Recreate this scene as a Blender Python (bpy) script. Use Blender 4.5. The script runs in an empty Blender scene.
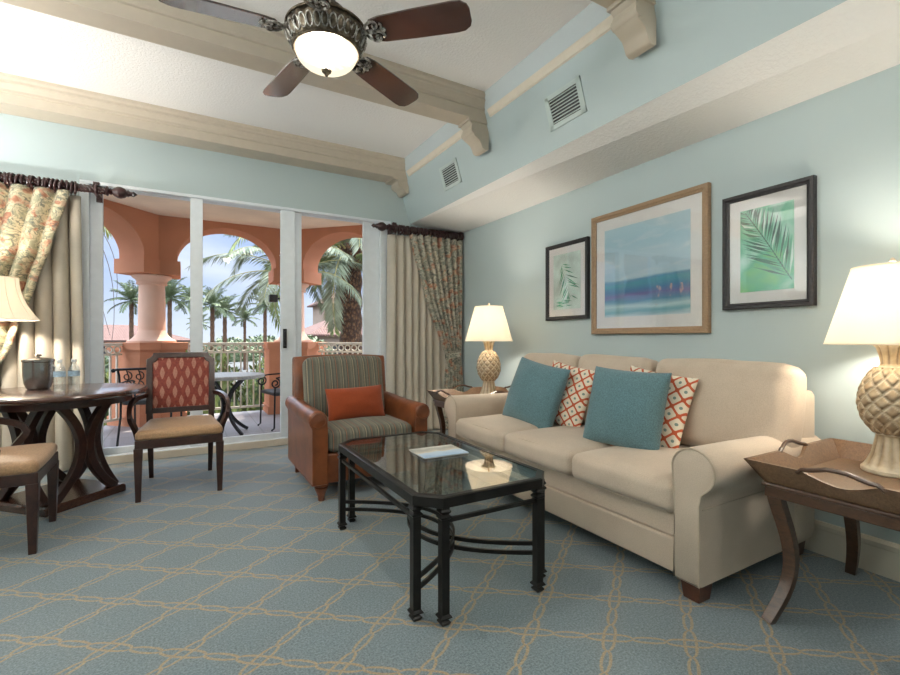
import bpy, bmesh, math, random
from mathutils import Vector, Matrix, noise as mnoise
PI = math.pi
rnd = random.Random(7)
sc = bpy.context.scene
C = sc.collection

# ------------------------------------------------------------------ camera, world, sun, exposure
cam_d = bpy.data.cameras.new('camera')
cam_d.sensor_width = 36.0
cam_d.lens = 458 / 900 * 36
cam_d.shift_y = 1.0 / 900
cam_d.clip_start = 0.05
cam_d.clip_end = 400
cam = bpy.data.objects.new('camera', cam_d)
C.objects.link(cam)
cam.location = (0, 0, 1.10)
cam.rotation_euler = (math.radians(90), 0, -math.radians(29.85))
sc.camera = cam
sc.view_settings.view_transform = 'Standard'
sc.view_settings.look = 'None'
sc.view_settings.gamma = 1
sc.view_settings.use_curve_mapping = False
sc.view_settings.exposure = 0.38
sc.cycles.use_denoising = True
sc.cycles.max_bounces = 10
sc.cycles.diffuse_bounces = 5
sc.cycles.glossy_bounces = 4
sc.cycles.transmission_bounces = 6
sc.cycles.transparent_max_bounces = 16
sc.cycles.sample_clamp_indirect = 6
sc.cycles.caustics_reflective = False
sc.cycles.caustics_refractive = False

SKY_STRENGTH = 1.0
SUN_STRENGTH = 8.0
FAN_W = 110.0
LAMP_W = 19.0
ADDED_REAR_W = 105.0
ADDED_UPLIGHT_W = 150.0

world = bpy.data.worlds.new('sky')
sc.world = world
world.use_nodes = True
wt = world.node_tree
wt.nodes.clear()
w_out = wt.nodes.new('ShaderNodeOutputWorld')
w_bg = wt.nodes.new('ShaderNodeBackground')
w_tc = wt.nodes.new('ShaderNodeTexCoord')
w_sep = wt.nodes.new('ShaderNodeSeparateXYZ')
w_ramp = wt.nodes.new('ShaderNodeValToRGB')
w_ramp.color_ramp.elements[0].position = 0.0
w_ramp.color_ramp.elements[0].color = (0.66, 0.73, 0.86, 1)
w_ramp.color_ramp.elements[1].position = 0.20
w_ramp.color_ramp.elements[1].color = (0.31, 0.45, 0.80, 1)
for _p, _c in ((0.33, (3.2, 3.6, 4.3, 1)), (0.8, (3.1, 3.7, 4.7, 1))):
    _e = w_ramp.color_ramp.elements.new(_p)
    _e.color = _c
w_map = wt.nodes.new('ShaderNodeMapping')
w_map.inputs['Scale'].default_value = (1.0, 1.0, 3.2)
w_noise = wt.nodes.new('ShaderNodeTexNoise')
w_noise.inputs['Scale'].default_value = 3.2
w_noise.inputs['Detail'].default_value = 7
w_cr = wt.nodes.new('ShaderNodeValToRGB')
w_cr.color_ramp.elements[0].position = 0.44
w_cr.color_ramp.elements[0].color = (0, 0, 0, 1)
w_cr.color_ramp.elements[1].position = 0.72
w_cr.color_ramp.elements[1].color = (0.75, 0.75, 0.75, 1)
w_mix = wt.nodes.new('ShaderNodeMix')
w_mix.data_type = 'RGBA'
w_mix.inputs[7].default_value = (0.78, 0.83, 0.92, 1)
L = wt.links.new
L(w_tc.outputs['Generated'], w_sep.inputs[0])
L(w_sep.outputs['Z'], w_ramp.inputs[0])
L(w_tc.outputs['Generated'], w_map.inputs[0])
L(w_map.outputs[0], w_noise.inputs['Vector'])
L(w_noise.outputs[0], w_cr.inputs[0])
L(w_cr.outputs[0], w_mix.inputs[0])
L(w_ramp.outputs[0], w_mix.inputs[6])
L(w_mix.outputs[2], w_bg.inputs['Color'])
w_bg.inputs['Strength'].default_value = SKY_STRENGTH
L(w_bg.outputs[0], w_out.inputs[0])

sun_d = bpy.data.lights.new('sun', 'SUN')
sun_d.energy = SUN_STRENGTH
sun_d.angle = math.radians(0.6)
sun_d.color = (1.0, 0.93, 0.82)
sun = bpy.data.objects.new('sun', sun_d)
C.objects.link(sun)
sun.rotation_euler = Vector((0.45, 0.55, 1.5)).to_track_quat('Z', 'Y').to_euler()
sun.location = (6, 9, 20)


def point_light(name, loc, watts, color, radius, parent=None):
    d = bpy.data.lights.new(name, 'POINT')
    d.energy = watts
    d.color = color
    d.shadow_soft_size = radius
    o = bpy.data.objects.new(name, d)
    C.objects.link(o)
    o.location = loc
    if parent:
        o.parent = parent
    return o


WARM = (1.0, 0.89, 0.75)
FANC = (1.0, 0.965, 0.93)

# ------------------------------------------------------------------ materials
class G:
    """small wrapper that writes a node material"""
    def __init__(s, name):
        s.m = bpy.data.materials.new(name)
        s.m.use_nodes = True
        s.nt = s.m.node_tree
        s.nt.nodes.clear()
        s.o = s.nt.nodes.new('ShaderNodeOutputMaterial')

    def n(s, t, **kw):
        x = s.nt.nodes.new(t)
        for k, v in kw.items():
            setattr(x, k, v)
        return x

    def put(s, sock, v):
        if isinstance(v, bpy.types.NodeSocket):
            s.nt.links.new(v, sock)
        elif isinstance(v, (tuple, list)) and len(v) == 3 and sock.type == 'RGBA':
            sock.default_value = (*v, 1)
        else:
            sock.default_value = v

    def co(s, which='Object', scale=None, loc=None, rot=None):
        o = s.n('ShaderNodeTexCoord').outputs[which]
        if scale is None and loc is None and rot is None:
            return o
        mp = s.n('ShaderNodeMapping')
        s.put(mp.inputs[0], o)
        if scale is not None:
            mp.inputs['Scale'].default_value = scale if isinstance(scale, (tuple, list)) else (scale,) * 3
        if loc is not None:
            mp.inputs['Location'].default_value = loc
        if rot is not None:
            mp.inputs['Rotation'].default_value = rot
        return mp.outputs[0]

    def xyz(s, v=None):
        x = s.n('ShaderNodeSeparateXYZ')
        s.put(x.inputs[0], v if v is not None else s.co())
        return x.outputs[0], x.outputs[1], x.outputs[2]

    def m1(s, op, a, b=0.0, c=0.0):
        x = s.n('ShaderNodeMath', operation=op)
        s.put(x.inputs[0], a)
        s.put(x.inputs[1], b)
        s.put(x.inputs[2], c)
        return x.outputs[0]

    def noise(s, scale=5, detail=3, vec=None, rough=0.5, dist=0.0, color=False):
        x = s.n('ShaderNodeTexNoise')
        x.inputs['Scale'].default_value = scale
        x.inputs['Detail'].default_value = detail
        x.inputs['Roughness'].default_value = rough
        x.inputs['Distortion'].default_value = dist
        s.put(x.inputs['Vector'], vec if vec is not None else s.co())
        return x.outputs[1 if color else 0]

    def vor(s, scale=5, vec=None, feature='F1', out=0, rnd_=1.0):
        x = s.n('ShaderNodeTexVoronoi', feature=feature)
        x.inputs['Scale'].default_value = scale
        x.inputs['Randomness'].default_value = rnd_
        s.put(x.inputs['Vector'], vec if vec is not None else s.co())
        return x.outputs[out]

    def ramp(s, fac, stops, const=False):
        x = s.n('ShaderNodeValToRGB')
        r = x.color_ramp
        if const:
            r.interpolation = 'CONSTANT'
        while len(r.elements) < len(stops):
            r.elements.new(0.5)
        for e, (p, c) in zip(r.elements, stops):
            e.position = p
            e.color = (*c, 1) if isinstance(c, (tuple, list)) else (c, c, c, 1)
        s.put(x.inputs[0], fac)
        return x.outputs[0]

    def mix(s, fac, a, b, blend='MIX'):
        x = s.n('ShaderNodeMix', data_type='RGBA', blend_type=blend)
        s.put(x.inputs[0], fac)
        s.put(x.inputs[6], a)
        s.put(x.inputs[7], b)
        return x.outputs[2]

    def bump(s, h, strength=0.3, dist=0.01):
        x = s.n('ShaderNodeBump')
        x.inputs['Strength'].default_value = strength
        x.inputs['Distance'].default_value = dist
        s.put(x.inputs['Height'], h)
        return x.outputs[0]

    def pbr(s, color, rough=0.6, metal=0.0, normal=None, spec=0.5, coat=0.0, coat_rough=0.1, sheen=0.0, sub=None, emit=None, emit_s=0.0):
        x = s.n('ShaderNodeBsdfPrincipled')
        s.put(x.inputs['Base Color'], color)
        s.put(x.inputs['Roughness'], rough)
        s.put(x.inputs['Metallic'], metal)
        x.inputs['Specular IOR Level'].default_value = spec
        x.inputs['Coat Weight'].default_value = coat
        x.inputs['Coat Roughness'].default_value = coat_rough
        x.inputs['Sheen Weight'].default_value = sheen
        if normal is not None:
            s.put(x.inputs['Normal'], normal)
        if emit is not None:
            s.put(x.inputs['Emission Color'], emit)
            x.inputs['Emission Strength'].default_value = emit_s
        s.nt.links.new(x.outputs[0], s.o.inputs[0])
        return s.m

    def shader(s, sh):
        s.nt.links.new(sh, s.o.inputs[0])
        return s.m


def plain(name, c, rough=0.6, metal=0.0, var=0.12, nscale=14, bump=0.0, bscale=120, **kw):
    g = G(name)
    f = g.noise(nscale, 3)
    lo = tuple(x * (1 - var) for x in c)
    hi = tuple(min(1, x * (1 + var)) for x in c)
    col = g.ramp(f, [(0.3, lo), (0.7, hi)])
    nrm = g.bump(g.noise(bscale, 2), bump, 0.004) if bump else None
    return g.pbr(col, rough, metal, nrm, **kw)


def wood(name, dark, light, rough=0.35, scale=(3, 3, 30), coat=0.3, axis=None):
    g = G(name)
    v = g.co(scale=scale)
    a = g.noise(4, 6, v, 0.6, 1.2)
    b = g.noise(30, 2, v)
    f = g.m1('ADD', g.m1('MULTIPLY', a, 0.75), g.m1('MULTIPLY', b, 0.25))
    col = g.ramp(f, [(0.3, dark), (0.52, tuple((x + y) / 2 for x, y in zip(dark, light))), (0.72, light)])
    return g.pbr(col, rough, normal=g.bump(f, 0.08, 0.003), coat=coat, coat_rough=0.2)


def glass_mat(name, tint, f0=0.045, rough=0.0, strength=1.0):
    g = G(name)
    geo = g.n('ShaderNodeNewGeometry')
    d = g.n('ShaderNodeVectorMath', operation='DOT_PRODUCT')
    g.put(d.inputs[0], geo.outputs['Normal'])
    g.put(d.inputs[1], geo.outputs['Incoming'])
    c = g.m1('ABSOLUTE', d.outputs['Value'])
    p = g.m1('POWER', g.m1('SUBTRACT', 1.0, c), 5.0)
    fac = g.m1('MULTIPLY', g.m1('MULTIPLY_ADD', p, 1 - f0, f0), strength)
    tr = g.n('ShaderNodeBsdfTransparent')
    tr.inputs[0].default_value = (*tint, 1)
    gl = g.n('ShaderNodeBsdfGlossy')
    gl.inputs['Roughness'].default_value = rough
    mx = g.n('ShaderNodeMixShader')
    g.put(mx.inputs[0], fac)
    g.nt.links.new(tr.outputs[0], mx.inputs[1])
    g.nt.links.new(gl.outputs[0], mx.inputs[2])
    return g.shader(mx.outputs[0])


def shade_mat(name, c, trans=0.5):
    g = G(name)
    col = g.ramp(g.noise(300, 2), [(0.3, tuple(x * 0.95 for x in c)), (0.7, c)])
    df = g.n('ShaderNodeBsdfDiffuse')
    tl = g.n('ShaderNodeBsdfTranslucent')
    g.put(df.inputs[0], col)
    g.put(tl.inputs[0], col)
    mx = g.n('ShaderNodeMixShader')
    mx.inputs[0].default_value = trans
    g.nt.links.new(df.outputs[0], mx.inputs[1])
    g.nt.links.new(tl.outputs[0], mx.inputs[2])
    return g.shader(mx.outputs[0])


def carpet_mat():
    g = G('carpet_trellis')
    x, y, z = g.xyz()
    a = g.m1('ADD', g.m1('MULTIPLY', x, 0.596), g.m1('MULTIPLY', y, 0.803))
    b = g.m1('SUBTRACT', g.m1('MULTIPLY', x, 0.596), g.m1('MULTIPLY', y, 0.803))
    pa = g.m1('DIVIDE', g.m1('SUBTRACT', a, 1.742), 0.262)
    pb = g.m1('DIVIDE', g.m1('SUBTRACT', b, 0.135), 0.2715)
    wob = g.m1('MULTIPLY', g.m1('SUBTRACT', g.noise(60, 2), 0.5), 0.02)

    def frac(p):
        return g.m1('SUBTRACT', p, g.m1('ROUND', p))
    fa, fb = frac(pa), frac(pb)

    def chain(v, along, period):
        av = g.m1('ABSOLUTE', g.m1('MULTIPLY', g.m1('ADD', v, wob), period))
        f = g.m1('ABSOLUTE', along)
        big = g.m1('DIVIDE', f, 0.29)
        wb = g.m1('MULTIPLY', g.m1('SQRT', g.m1('MAXIMUM', g.m1('SUBTRACT', 1.0, g.m1('POWER', big, 3.0)), 0.0)), 0.0190)
        sm = g.m1('DIVIDE', g.m1('SUBTRACT', 0.5, f), 0.21)
        ws = g.m1('MULTIPLY', g.m1('SQRT', g.m1('MAXIMUM', g.m1('SUBTRACT', 1.0, g.m1('POWER', sm, 2.0)), 0.0)), 0.0145)
        w = g.m1('MAXIMUM', wb, ws)
        d = g.m1('ABSOLUTE', g.m1('SUBTRACT', av, w))
        r = g.n('ShaderNodeMapRange')
        r.inputs['From Min'].default_value = 0.0034
        r.inputs['From Max'].default_value = 0.0070
        r.inputs['To Min'].default_value = 1.0
        r.inputs['To Max'].default_value = 0.0
        g.put(r.inputs['Value'], d)
        return r.outputs[0]
    line = g.m1('MAXIMUM', chain(fa, fb, 0.262), chain(fb, fa, 0.2715))
    fleck = g.noise(130, 3, rough=0.7)
    line = g.m1('MULTIPLY', line, g.ramp(g.noise(120, 2), [(0.3, 0.45), (0.6, 0.95)]))
    big = g.noise(1.3, 3)
    base = g.ramp(fleck, [(0.36, (0.085, 0.125, 0.145)), (0.5, (0.175, 0.225, 0.25)), (0.64, (0.29, 0.345, 0.37))])
    base = g.mix(0.3, base, g.ramp(big, [(0.35, (0.13, 0.18, 0.205)), (0.65, (0.20, 0.25, 0.275))]))
    tan = g.ramp(fleck, [(0.3, (0.30, 0.20, 0.105)), (0.7, (0.56, 0.405, 0.225))])
    col = g.mix(line, base, tan)
    nrm = g.bump(g.noise(260, 3), 0.5, 0.004)
    return g.pbr(col, 0.6, normal=nrm, spec=0.35, sheen=0.2)


def floral_mat(name, warm):
    g = G(name)
    v = g.co(scale=(1, 0.35, 1))
    warp = g.noise(6, 3, v, color=True)
    vv = g.n('ShaderNodeVectorMath', operation='ADD')
    g.put(vv.inputs[0], v)
    sc_ = g.n('ShaderNodeVectorMath', operation='SCALE')
    g.put(sc_.inputs[0], warp)
    sc_.inputs['Scale'].default_value = 0.16
    g.put(vv.inputs[1], sc_.outputs[0])
    vec = vv.outputs[0]
    k = 1.35 if warm else 1.15
    tint = (lambda c: tuple(min(0.85, x * k * (1.06 if n_ == 0 else 1.0 if n_ == 1 else 0.84)) for n_, x in enumerate(c))) if warm else (lambda c: tuple(x * k for x in c))
    base = g.ramp(g.noise(12, 3, vec), [(0.35, tint((0.33, 0.31, 0.25))), (0.6, tint((0.45, 0.41, 0.33)))])
    lf = g.ramp(g.noise(27, 2, vec, dist=0.6), [(0.50, 0.0), (0.56, 1.0)])
    col = g.mix(g.m1('MULTIPLY', lf, 0.75), base, tint((0.20, 0.215, 0.175)))
    vine = g.ramp(g.m1('ABSOLUTE', g.m1('SUBTRACT', g.noise(15, 2, vec, dist=0.9), 0.5)), [(0.012, 1.0), (0.03, 0.0)])
    col = g.mix(g.m1('MULTIPLY', vine, 0.8), col, (0.12, 0.13, 0.11))
    fl = g.ramp(g.noise(11.5, 1, g.co(loc=(3.1, 1.2, 5.0), scale=(1, 0.35, 1)), dist=0.5), [(0.56, 0.0), (0.61, 1.0)])
    fcol = g.ramp(g.noise(30, 2, vec), [(0.38, (0.33, 0.12, 0.07)), (0.50, (0.50, 0.25, 0.16)), (0.60, (0.58, 0.42, 0.30))])
    col = g.mix(g.m1('MULTIPLY', fl, 0.85), col, fcol)
    spot = g.ramp(g.noise(42, 2, vec), [(0.60, 0.0), (0.66, 1.0)])
    col = g.mix(g.m1('MULTIPLY', spot, 0.6), col, (0.11, 0.13, 0.125))
    return g.pbr(col, 0.75, spec=0.25, sheen=0.1)


def stripe_mat(name, axis=0):
    g = G(name)
    p = g.xyz()[axis]
    f = g.m1('FRACT', g.m1('MULTIPLY', p, 11.0))
    col = g.ramp(f, [(0.0, (0.125, 0.12, 0.095)), (0.16, (0.17, 0.165, 0.125)), (0.34, (0.085, 0.08, 0.07)), (0.40, (0.33, 0.27, 0.18)), (0.47, (0.10, 0.10, 0.085)),
                     (0.62, (0.16, 0.16, 0.12)), (0.80, (0.075, 0.07, 0.065)), (0.86, (0.30, 0.15, 0.085)), (0.92, (0.11, 0.105, 0.085))], const=True)
    w = g.noise(240, 2)
    col = g.mix(0.5, col, g.mix(1.0, col, g.ramp(w, [(0.3, 0.5), (0.7, 1.3)]), 'MULTIPLY'))
    return g.pbr(col, 0.8, normal=g.bump(w, 0.2, 0.002), spec=0.25, sheen=0.15)


def chair_panel_mat():
    g = G('red_diamond_fabric')
    x, y, z = g.xyz()
    px = g.m1('MULTIPLY', x, 1 / 0.088)
    pz = g.m1('MULTIPLY', z, 1 / 0.150)

    def dots(ox, oz):
        fx = g.m1('SUBTRACT', g.m1('FRACT', g.m1('ADD', px, ox)), 0.5)
        fz = g.m1('SUBTRACT', g.m1('FRACT', g.m1('ADD', pz, oz)), 0.5)
        ax = g.m1('DIVIDE', g.m1('ABSOLUTE', fx), 0.19)
        az = g.m1('DIVIDE', g.m1('ABSOLUTE', fz), 0.33)
        d = g.m1('ADD', g.m1('POWER', ax, 1.3), g.m1('POWER', az, 1.3))
        return g.m1('LESS_THAN', d, 1.0)
    dd = g.m1('MAXIMUM', dots(0.0, 0.0), dots(0.5, 0.5))
    red = g.ramp(g.noise(60, 3), [(0.3, (0.17, 0.03, 0.022)), (0.7, (0.27, 0.055, 0.035))])
    pink = g.ramp(g.noise(90, 2), [(0.3, (0.34, 0.14, 0.10)), (0.7, (0.44, 0.22, 0.155))])
    return g.pbr(g.mix(dd, red, pink), 0.7, normal=g.bump(g.noise(220, 2), 0.25, 0.002), spec=0.3, sheen=0.2)


def lattice_pillow_mat():
    g = G('coral_lattice_fabric')
    x, y, z = g.xyz()
    S = 1 / 0.064
    u = g.m1('MULTIPLY', g.m1('ADD', x, z), S * 0.7071)
    v = g.m1('MULTIPLY', g.m1('SUBTRACT', x, z), S * 0.7071)

    def band(p):
        f = g.m1('ABSOLUTE', g.m1('SUBTRACT', g.m1('FRACT', p), 0.5))
        return g.m1('GREATER_THAN', f, 0.41)
    fu = g.m1('SUBTRACT', g.m1('FRACT', u), 0.5)
    fv = g.m1('SUBTRACT', g.m1('FRACT', v), 0.5)
    r = g.m1('SQRT', g.m1('ADD', g.m1('POWER', fu, 2.0), g.m1('POWER', fv, 2.0)))
    dot = g.m1('LESS_THAN', r, 0.13)
    # knots where the bands cross
    cu = g.m1('SUBTRACT', 0.5, g.m1('ABSOLUTE', fu))
    cv = g.m1('SUBTRACT', 0.5, g.m1('ABSOLUTE', fv))
    kr = g.m1('SQRT', g.m1('ADD', g.m1('POWER', cu, 2.0), g.m1('POWER', cv, 2.0)))
    knot = g.m1('LESS_THAN', kr, 0.19)
    lat = g.m1('MAXIMUM', g.m1('MAXIMUM', band(u), band(v)), knot)
    col = g.mix(lat, (0.74, 0.66, 0.53), (0.50, 0.10, 0.04))
    col = g.mix(dot, col, (0.20, 0.27, 0.24))
    return g.pbr(col, 0.8, normal=g.bump(g.noise(250, 2), 0.2, 0.002), spec=0.2, sheen=0.1)


def fabric(name, c, var=0.1, rough=0.85, weave=260, sheen=0.2, slub=True):
    g = G(name)
    n1 = g.noise(weave, 2)
    n2 = g.noise(9, 3)
    col = g.ramp(n1, [(0.3, tuple(x * (1 - var) for x in c)), (0.7, tuple(min(1, x * (1 + var)) for x in c))])
    col = g.mix(0.25, col, g.ramp(n2, [(0.35, tuple(x * 0.88 for x in c)), (0.65, tuple(min(1, x * 1.1) for x in c))]))
    h = g.m1('ADD', n1, g.m1('MULTIPLY', g.noise(24, 2), 1.5))
    return g.pbr(col, rough, normal=g.bump(h, 0.18, 0.003), spec=0.2, sheen=sheen)


M = {}
def wall_paint(name, c):
    g = G(name)
    n1 = g.noise(160, 3)
    n2 = g.noise(1.5, 2)
    col = g.ramp(n2, [(0.3, tuple(x * 0.97 for x in c)), (0.7, c)])
    return g.pbr(col, 0.62, normal=g.bump(n1, 0.12, 0.002), spec=0.3)


M['wall'] = wall_paint('aqua_wall_paint', (0.50, 0.59, 0.60))
def ceil_mat(name='knockdown_ceiling', c=(0.87, 0.86, 0.84)):
    g = G(name)
    v = g.ramp(g.noise(55, 4, rough=0.6), [(0.42, 0.0), (0.58, 1.0)])
    return g.pbr(c, 0.8, normal=g.bump(v, 0.35, 0.004), spec=0.2)
M['ceiling'] = ceil_mat()
M['frieze'] = ceil_mat('shaded_frieze', (0.60, 0.66, 0.67))  # ceiling texture darkened and blued, shade put into the colour
M['beam'] = plain('beam_cream_paint', (0.52, 0.455, 0.365), 0.5, var=0.03)
M['trim'] = plain('ivory_trim_paint', (0.74, 0.67, 0.56), 0.45, var=0.03)
M['white'] = plain('white_vinyl', (0.79, 0.84, 0.885), 0.35, var=0.03)
M['carpet'] = carpet_mat()
M['glass'] = glass_mat('window_glass', (0.98, 0.99, 0.985), 0.005)
M['tglass'] = glass_mat('table_glass', (0.80, 0.86, 0.845), 0.23)
M['aglass'] = glass_mat('picture_glass', (0.98, 0.98, 0.98), 0.05)
M['bglass'] = glass_mat('clear_bottle_plastic', (0.90, 0.93, 0.95), 0.22)
M['darkwood'] = wood('espresso_wood', (0.014, 0.005, 0.004), (0.062, 0.022, 0.014), 0.32, (6, 6, 6), 0.2)
M['tablewood'] = wood('table_top_wood', (0.030, 0.012, 0.009), (0.11, 0.045, 0.028), 0.22, (2, 14, 14), 0.6)
M['footwood'] = wood('sofa_foot_wood', (0.04, 0.012, 0.006), (0.12, 0.04, 0.02), 0.35, (6, 6, 6))
M['endwood'] = wood('walnut_wood', (0.035, 0.015, 0.007), (0.12, 0.055, 0.026), 0.32, (5, 5, 12), 0.3)
M['traywood'] = wood('tray_wood', (0.10, 0.055, 0.030), (0.26, 0.15, 0.08), 0.42, (22, 22, 22), 0.2)
M['blade'] = wood('rosewood_blade', (0.030, 0.012, 0.009), (0.10, 0.040, 0.028), 0.25, (4, 40, 4), 1.0)
for _n in M['blade'].node_tree.nodes:
    if _n.type == 'BSDF_PRINCIPLED':
        _n.inputs['Coat IOR'].default_value = 1.8
        _n.inputs['Coat Roughness'].default_value = 0.12
M['rodwood'] = wood('mahogany_rod', (0.012, 0.003, 0.004), (0.055, 0.014, 0.014), 0.33, (9, 9, 9), 0.25)
M['tanframe'] = wood('driftwood_frame', (0.20, 0.115, 0.06), (0.46, 0.31, 0.18), 0.5, (6, 30, 30), 0.1)
M['blackframe'] = plain('black_carved_frame', (0.016, 0.014, 0.016), 0.5, var=0.5, nscale=60, bump=0.4, bscale=70)
M['iron'] = plain('black_iron', (0.010, 0.009, 0.008), 0.36, 0.0, var=0.35, nscale=18, spec=0.3)
M['sofa'] = fabric('cream_linen', (0.535, 0.44, 0.345), 0.12)
M['piping'] = fabric('cream_piping', (0.46, 0.38, 0.29), 0.1)
M['teal'] = fabric('teal_linen', (0.105, 0.190, 0.215), 0.35, weave=180, sheen=0.3)
M['lattice'] = lattice_pillow_mat()
M['orange'] = fabric('burnt_orange_fabric', (0.27, 0.050, 0.014), 0.2, weave=200)
M['stripe'] = stripe_mat('striped_upholstery')
M['seatgold'] = fabric('gold_silk', (0.40, 0.245, 0.135), 0.25, 0.5, weave=120)
M['redpanel'] = chair_panel_mat()
def leather_mat():
    g = G('cognac_leather')
    x, y, z = g.xyz()
    n = g.noise(7, 4)
    col = g.ramp(n, [(0.3, (0.115, 0.034, 0.013)), (0.7, (0.25, 0.075, 0.024))])
    n2 = g.vor(150, g.co())
    return g.pbr(col, 0.36, normal=g.bump(n2, 0.25, 0.002), coat=0.12, coat_rough=0.25)
M['leather'] = leather_mat()
M['chairfoot'] = wood('cherry_foot', (0.10, 0.022, 0.008), (0.24, 0.065, 0.02), 0.3, (6, 6, 6), 0.4)
M['cream_curtain'] = fabric('cream_drape', (0.56, 0.51, 0.43), 0.06, 0.7, weave=200, sheen=0.1)
M['sheer'] = fabric('pale_sheer', (0.74, 0.75, 0.73), 0.04, 0.7, weave=200, sheen=0.1)
M['floral'] = floral_mat('floral_drape', False)
M['floral_lit'] = floral_mat('floral_drape_lamplit', True)  # brighter, warmer copy of the drape, lamplight put into its colour
M['shade'] = shade_mat('linen_lampshade', (0.90, 0.85, 0.76), 0.5)
M['brass'] = plain('aged_brass', (0.45, 0.30, 0.13), 0.35, 0.9, var=0.2)
def bronze_mat():
    g = G('antique_bronze')
    n = g.noise(45, 4)
    col = g.ramp(n, [(0.35, (0.05, 0.037, 0.026)), (0.55, (0.12, 0.092, 0.062)), (0.75, (0.26, 0.22, 0.165))])
    return g.pbr(col, 0.38, 0.75, g.bump(n, 0.5, 0.004))
M['bronze'] = bronze_mat()
def pewter_mat():
    g = G('silvered_bronze')
    n = g.noise(60, 3)
    col = g.ramp(n, [(0.36, (0.08, 0.065, 0.05)), (0.55, (0.45, 0.43, 0.40)), (0.7, (0.75, 0.73, 0.69))])
    return g.pbr(col, 0.35, 0.7, g.bump(n, 0.4, 0.003))
M['pewter'] = pewter_mat()
M['steel'] = plain('brushed_steel', (0.36, 0.34, 0.315), 0.24, 0.95, var=0.1)
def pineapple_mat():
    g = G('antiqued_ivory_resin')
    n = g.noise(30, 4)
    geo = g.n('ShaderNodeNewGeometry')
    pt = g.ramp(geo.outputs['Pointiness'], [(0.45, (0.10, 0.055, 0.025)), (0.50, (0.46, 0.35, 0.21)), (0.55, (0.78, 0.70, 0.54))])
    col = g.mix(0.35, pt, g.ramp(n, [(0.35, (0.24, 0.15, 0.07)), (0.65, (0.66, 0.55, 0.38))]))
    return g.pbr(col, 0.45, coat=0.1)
M['resin'] = pineapple_mat()
def bowl_mat():
    g = G('frosted_bowl_glass')
    tr = g.n('ShaderNodeBsdfTransparent')
    tr.inputs[0].default_value = (1, 0.96, 0.88, 1)
    em = g.n('ShaderNodeEmission')
    g.put(em.inputs[0], g.ramp(g.noise(3, 3), [(0.3, (1.0, 0.80, 0.52)), (0.7, (1.0, 0.90, 0.70))]))
    em.inputs[1].default_value = 1.1
    mx = g.n('ShaderNodeMixShader')
    mx.inputs[0].default_value = 0.72
    g.nt.links.new(tr.outputs[0], mx.inputs[1])
    g.nt.links.new(em.outputs[0], mx.inputs[2])
    return g.shader(mx.outputs[0])
M['bowl'] = bowl_mat()
def terracotta_mat(name, c):
    g = G(name)
    n = g.noise(2.2, 4)
    col = g.ramp(n, [(0.3, tuple(x * 0.88 for x in c)), (0.7, tuple(min(1, x * 1.08) for x in c))])
    return g.pbr(col, 0.85, normal=g.bump(g.noise(90, 3), 0.25, 0.004), spec=0.2)
M['terracotta'] = terracotta_mat('terracotta_stucco', (0.58, 0.245, 0.135))
M['shaft'] = terracotta_mat('salmon_column', (0.78, 0.50, 0.37))
M['pceil'] = terracotta_mat('balcony_ceiling_paint', (0.90, 0.74, 0.57))
M['rail'] = plain('cream_rail_paint', (0.74, 0.66, 0.53), 0.5, var=0.04)
def deck_mat():
    g = G('grey_balcony_tile')
    b = g.n('ShaderNodeTexBrick')
    b.offset = 0.0
    b.inputs['Color1'].default_value = (0.25, 0.22, 0.22, 1)
    b.inputs['Color2'].default_value = (0.29, 0.255, 0.25, 1)
    b.inputs['Mortar'].default_value = (0.18, 0.16, 0.15, 1)
    b.inputs['Scale'].default_value = 1.0
    b.inputs['Brick Width'].default_value = 0.4
    b.inputs['Row Height'].default_value = 0.4
    b.inputs['Mortar Size'].default_value = 0.006
    g.put(b.inputs['Vector'], g.co())
    return g.pbr(b.outputs[0], 0.6)
M['deck'] = deck_mat()
M['stone'] = plain('grey_stone_top', (0.42, 0.39, 0.36), 0.35, var=0.2, nscale=30)
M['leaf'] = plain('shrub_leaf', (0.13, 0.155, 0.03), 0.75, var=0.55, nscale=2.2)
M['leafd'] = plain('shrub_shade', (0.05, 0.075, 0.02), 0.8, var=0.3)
M['frond'] = plain('palm_frond_green', (0.19, 0.23, 0.06), 0.6, var=0.4, nscale=3)
M['frondg'] = plain('palm_frond_grey', (0.24, 0.27, 0.17), 0.55, var=0.4, nscale=3)
M['frondy'] = plain('palm_frond_yellow', (0.34, 0.36, 0.06), 0.45, var=0.3, nscale=3)
M['farpalm'] = plain('distant_palm_green', (0.13, 0.165, 0.075), 0.6, var=0.3, nscale=1)
M['stalk'] = plain('frond_stalk', (0.42, 0.36, 0.14), 0.5, var=0.2)
def trunk_mat():
    g = G('palm_trunk_bark')
    v = g.vor(11, g.co(scale=(1.6, 1.6, 1)))
    col = g.ramp(v, [(0.1, (0.26, 0.13, 0.06)), (0.6, (0.07, 0.035, 0.02))])
    return g.pbr(col, 0.9, normal=g.bump(v, 0.9, 0.04))
M['trunk'] = trunk_mat()
M['twig'] = plain('grey_vine_stem', (0.14, 0.12, 0.11), 0.7)
def tile_mat():
    g = G('clay_roof_tile')
    w = g.n('ShaderNodeTexWave')
    w.inputs['Scale'].default_value = 2.0
    g.put(w.inputs[0], g.co())
    col = g.ramp(g.noise(3, 3), [(0.3, (0.105, 0.048, 0.036)), (0.7, (0.16, 0.08, 0.062))])
    return g.pbr(col, 0.85, normal=g.bump(w.outputs[0], 0.4, 0.06))
M['roof'] = tile_mat()
M['villa'] = terracotta_mat('villa_stucco', (0.34, 0.25, 0.19))
M['dark'] = plain('dark_opening', (0.035, 0.032, 0.03), 0.6)
M['vent'] = plain('vent_paint', (0.55, 0.64, 0.62), 0.5, var=0.03)
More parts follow.
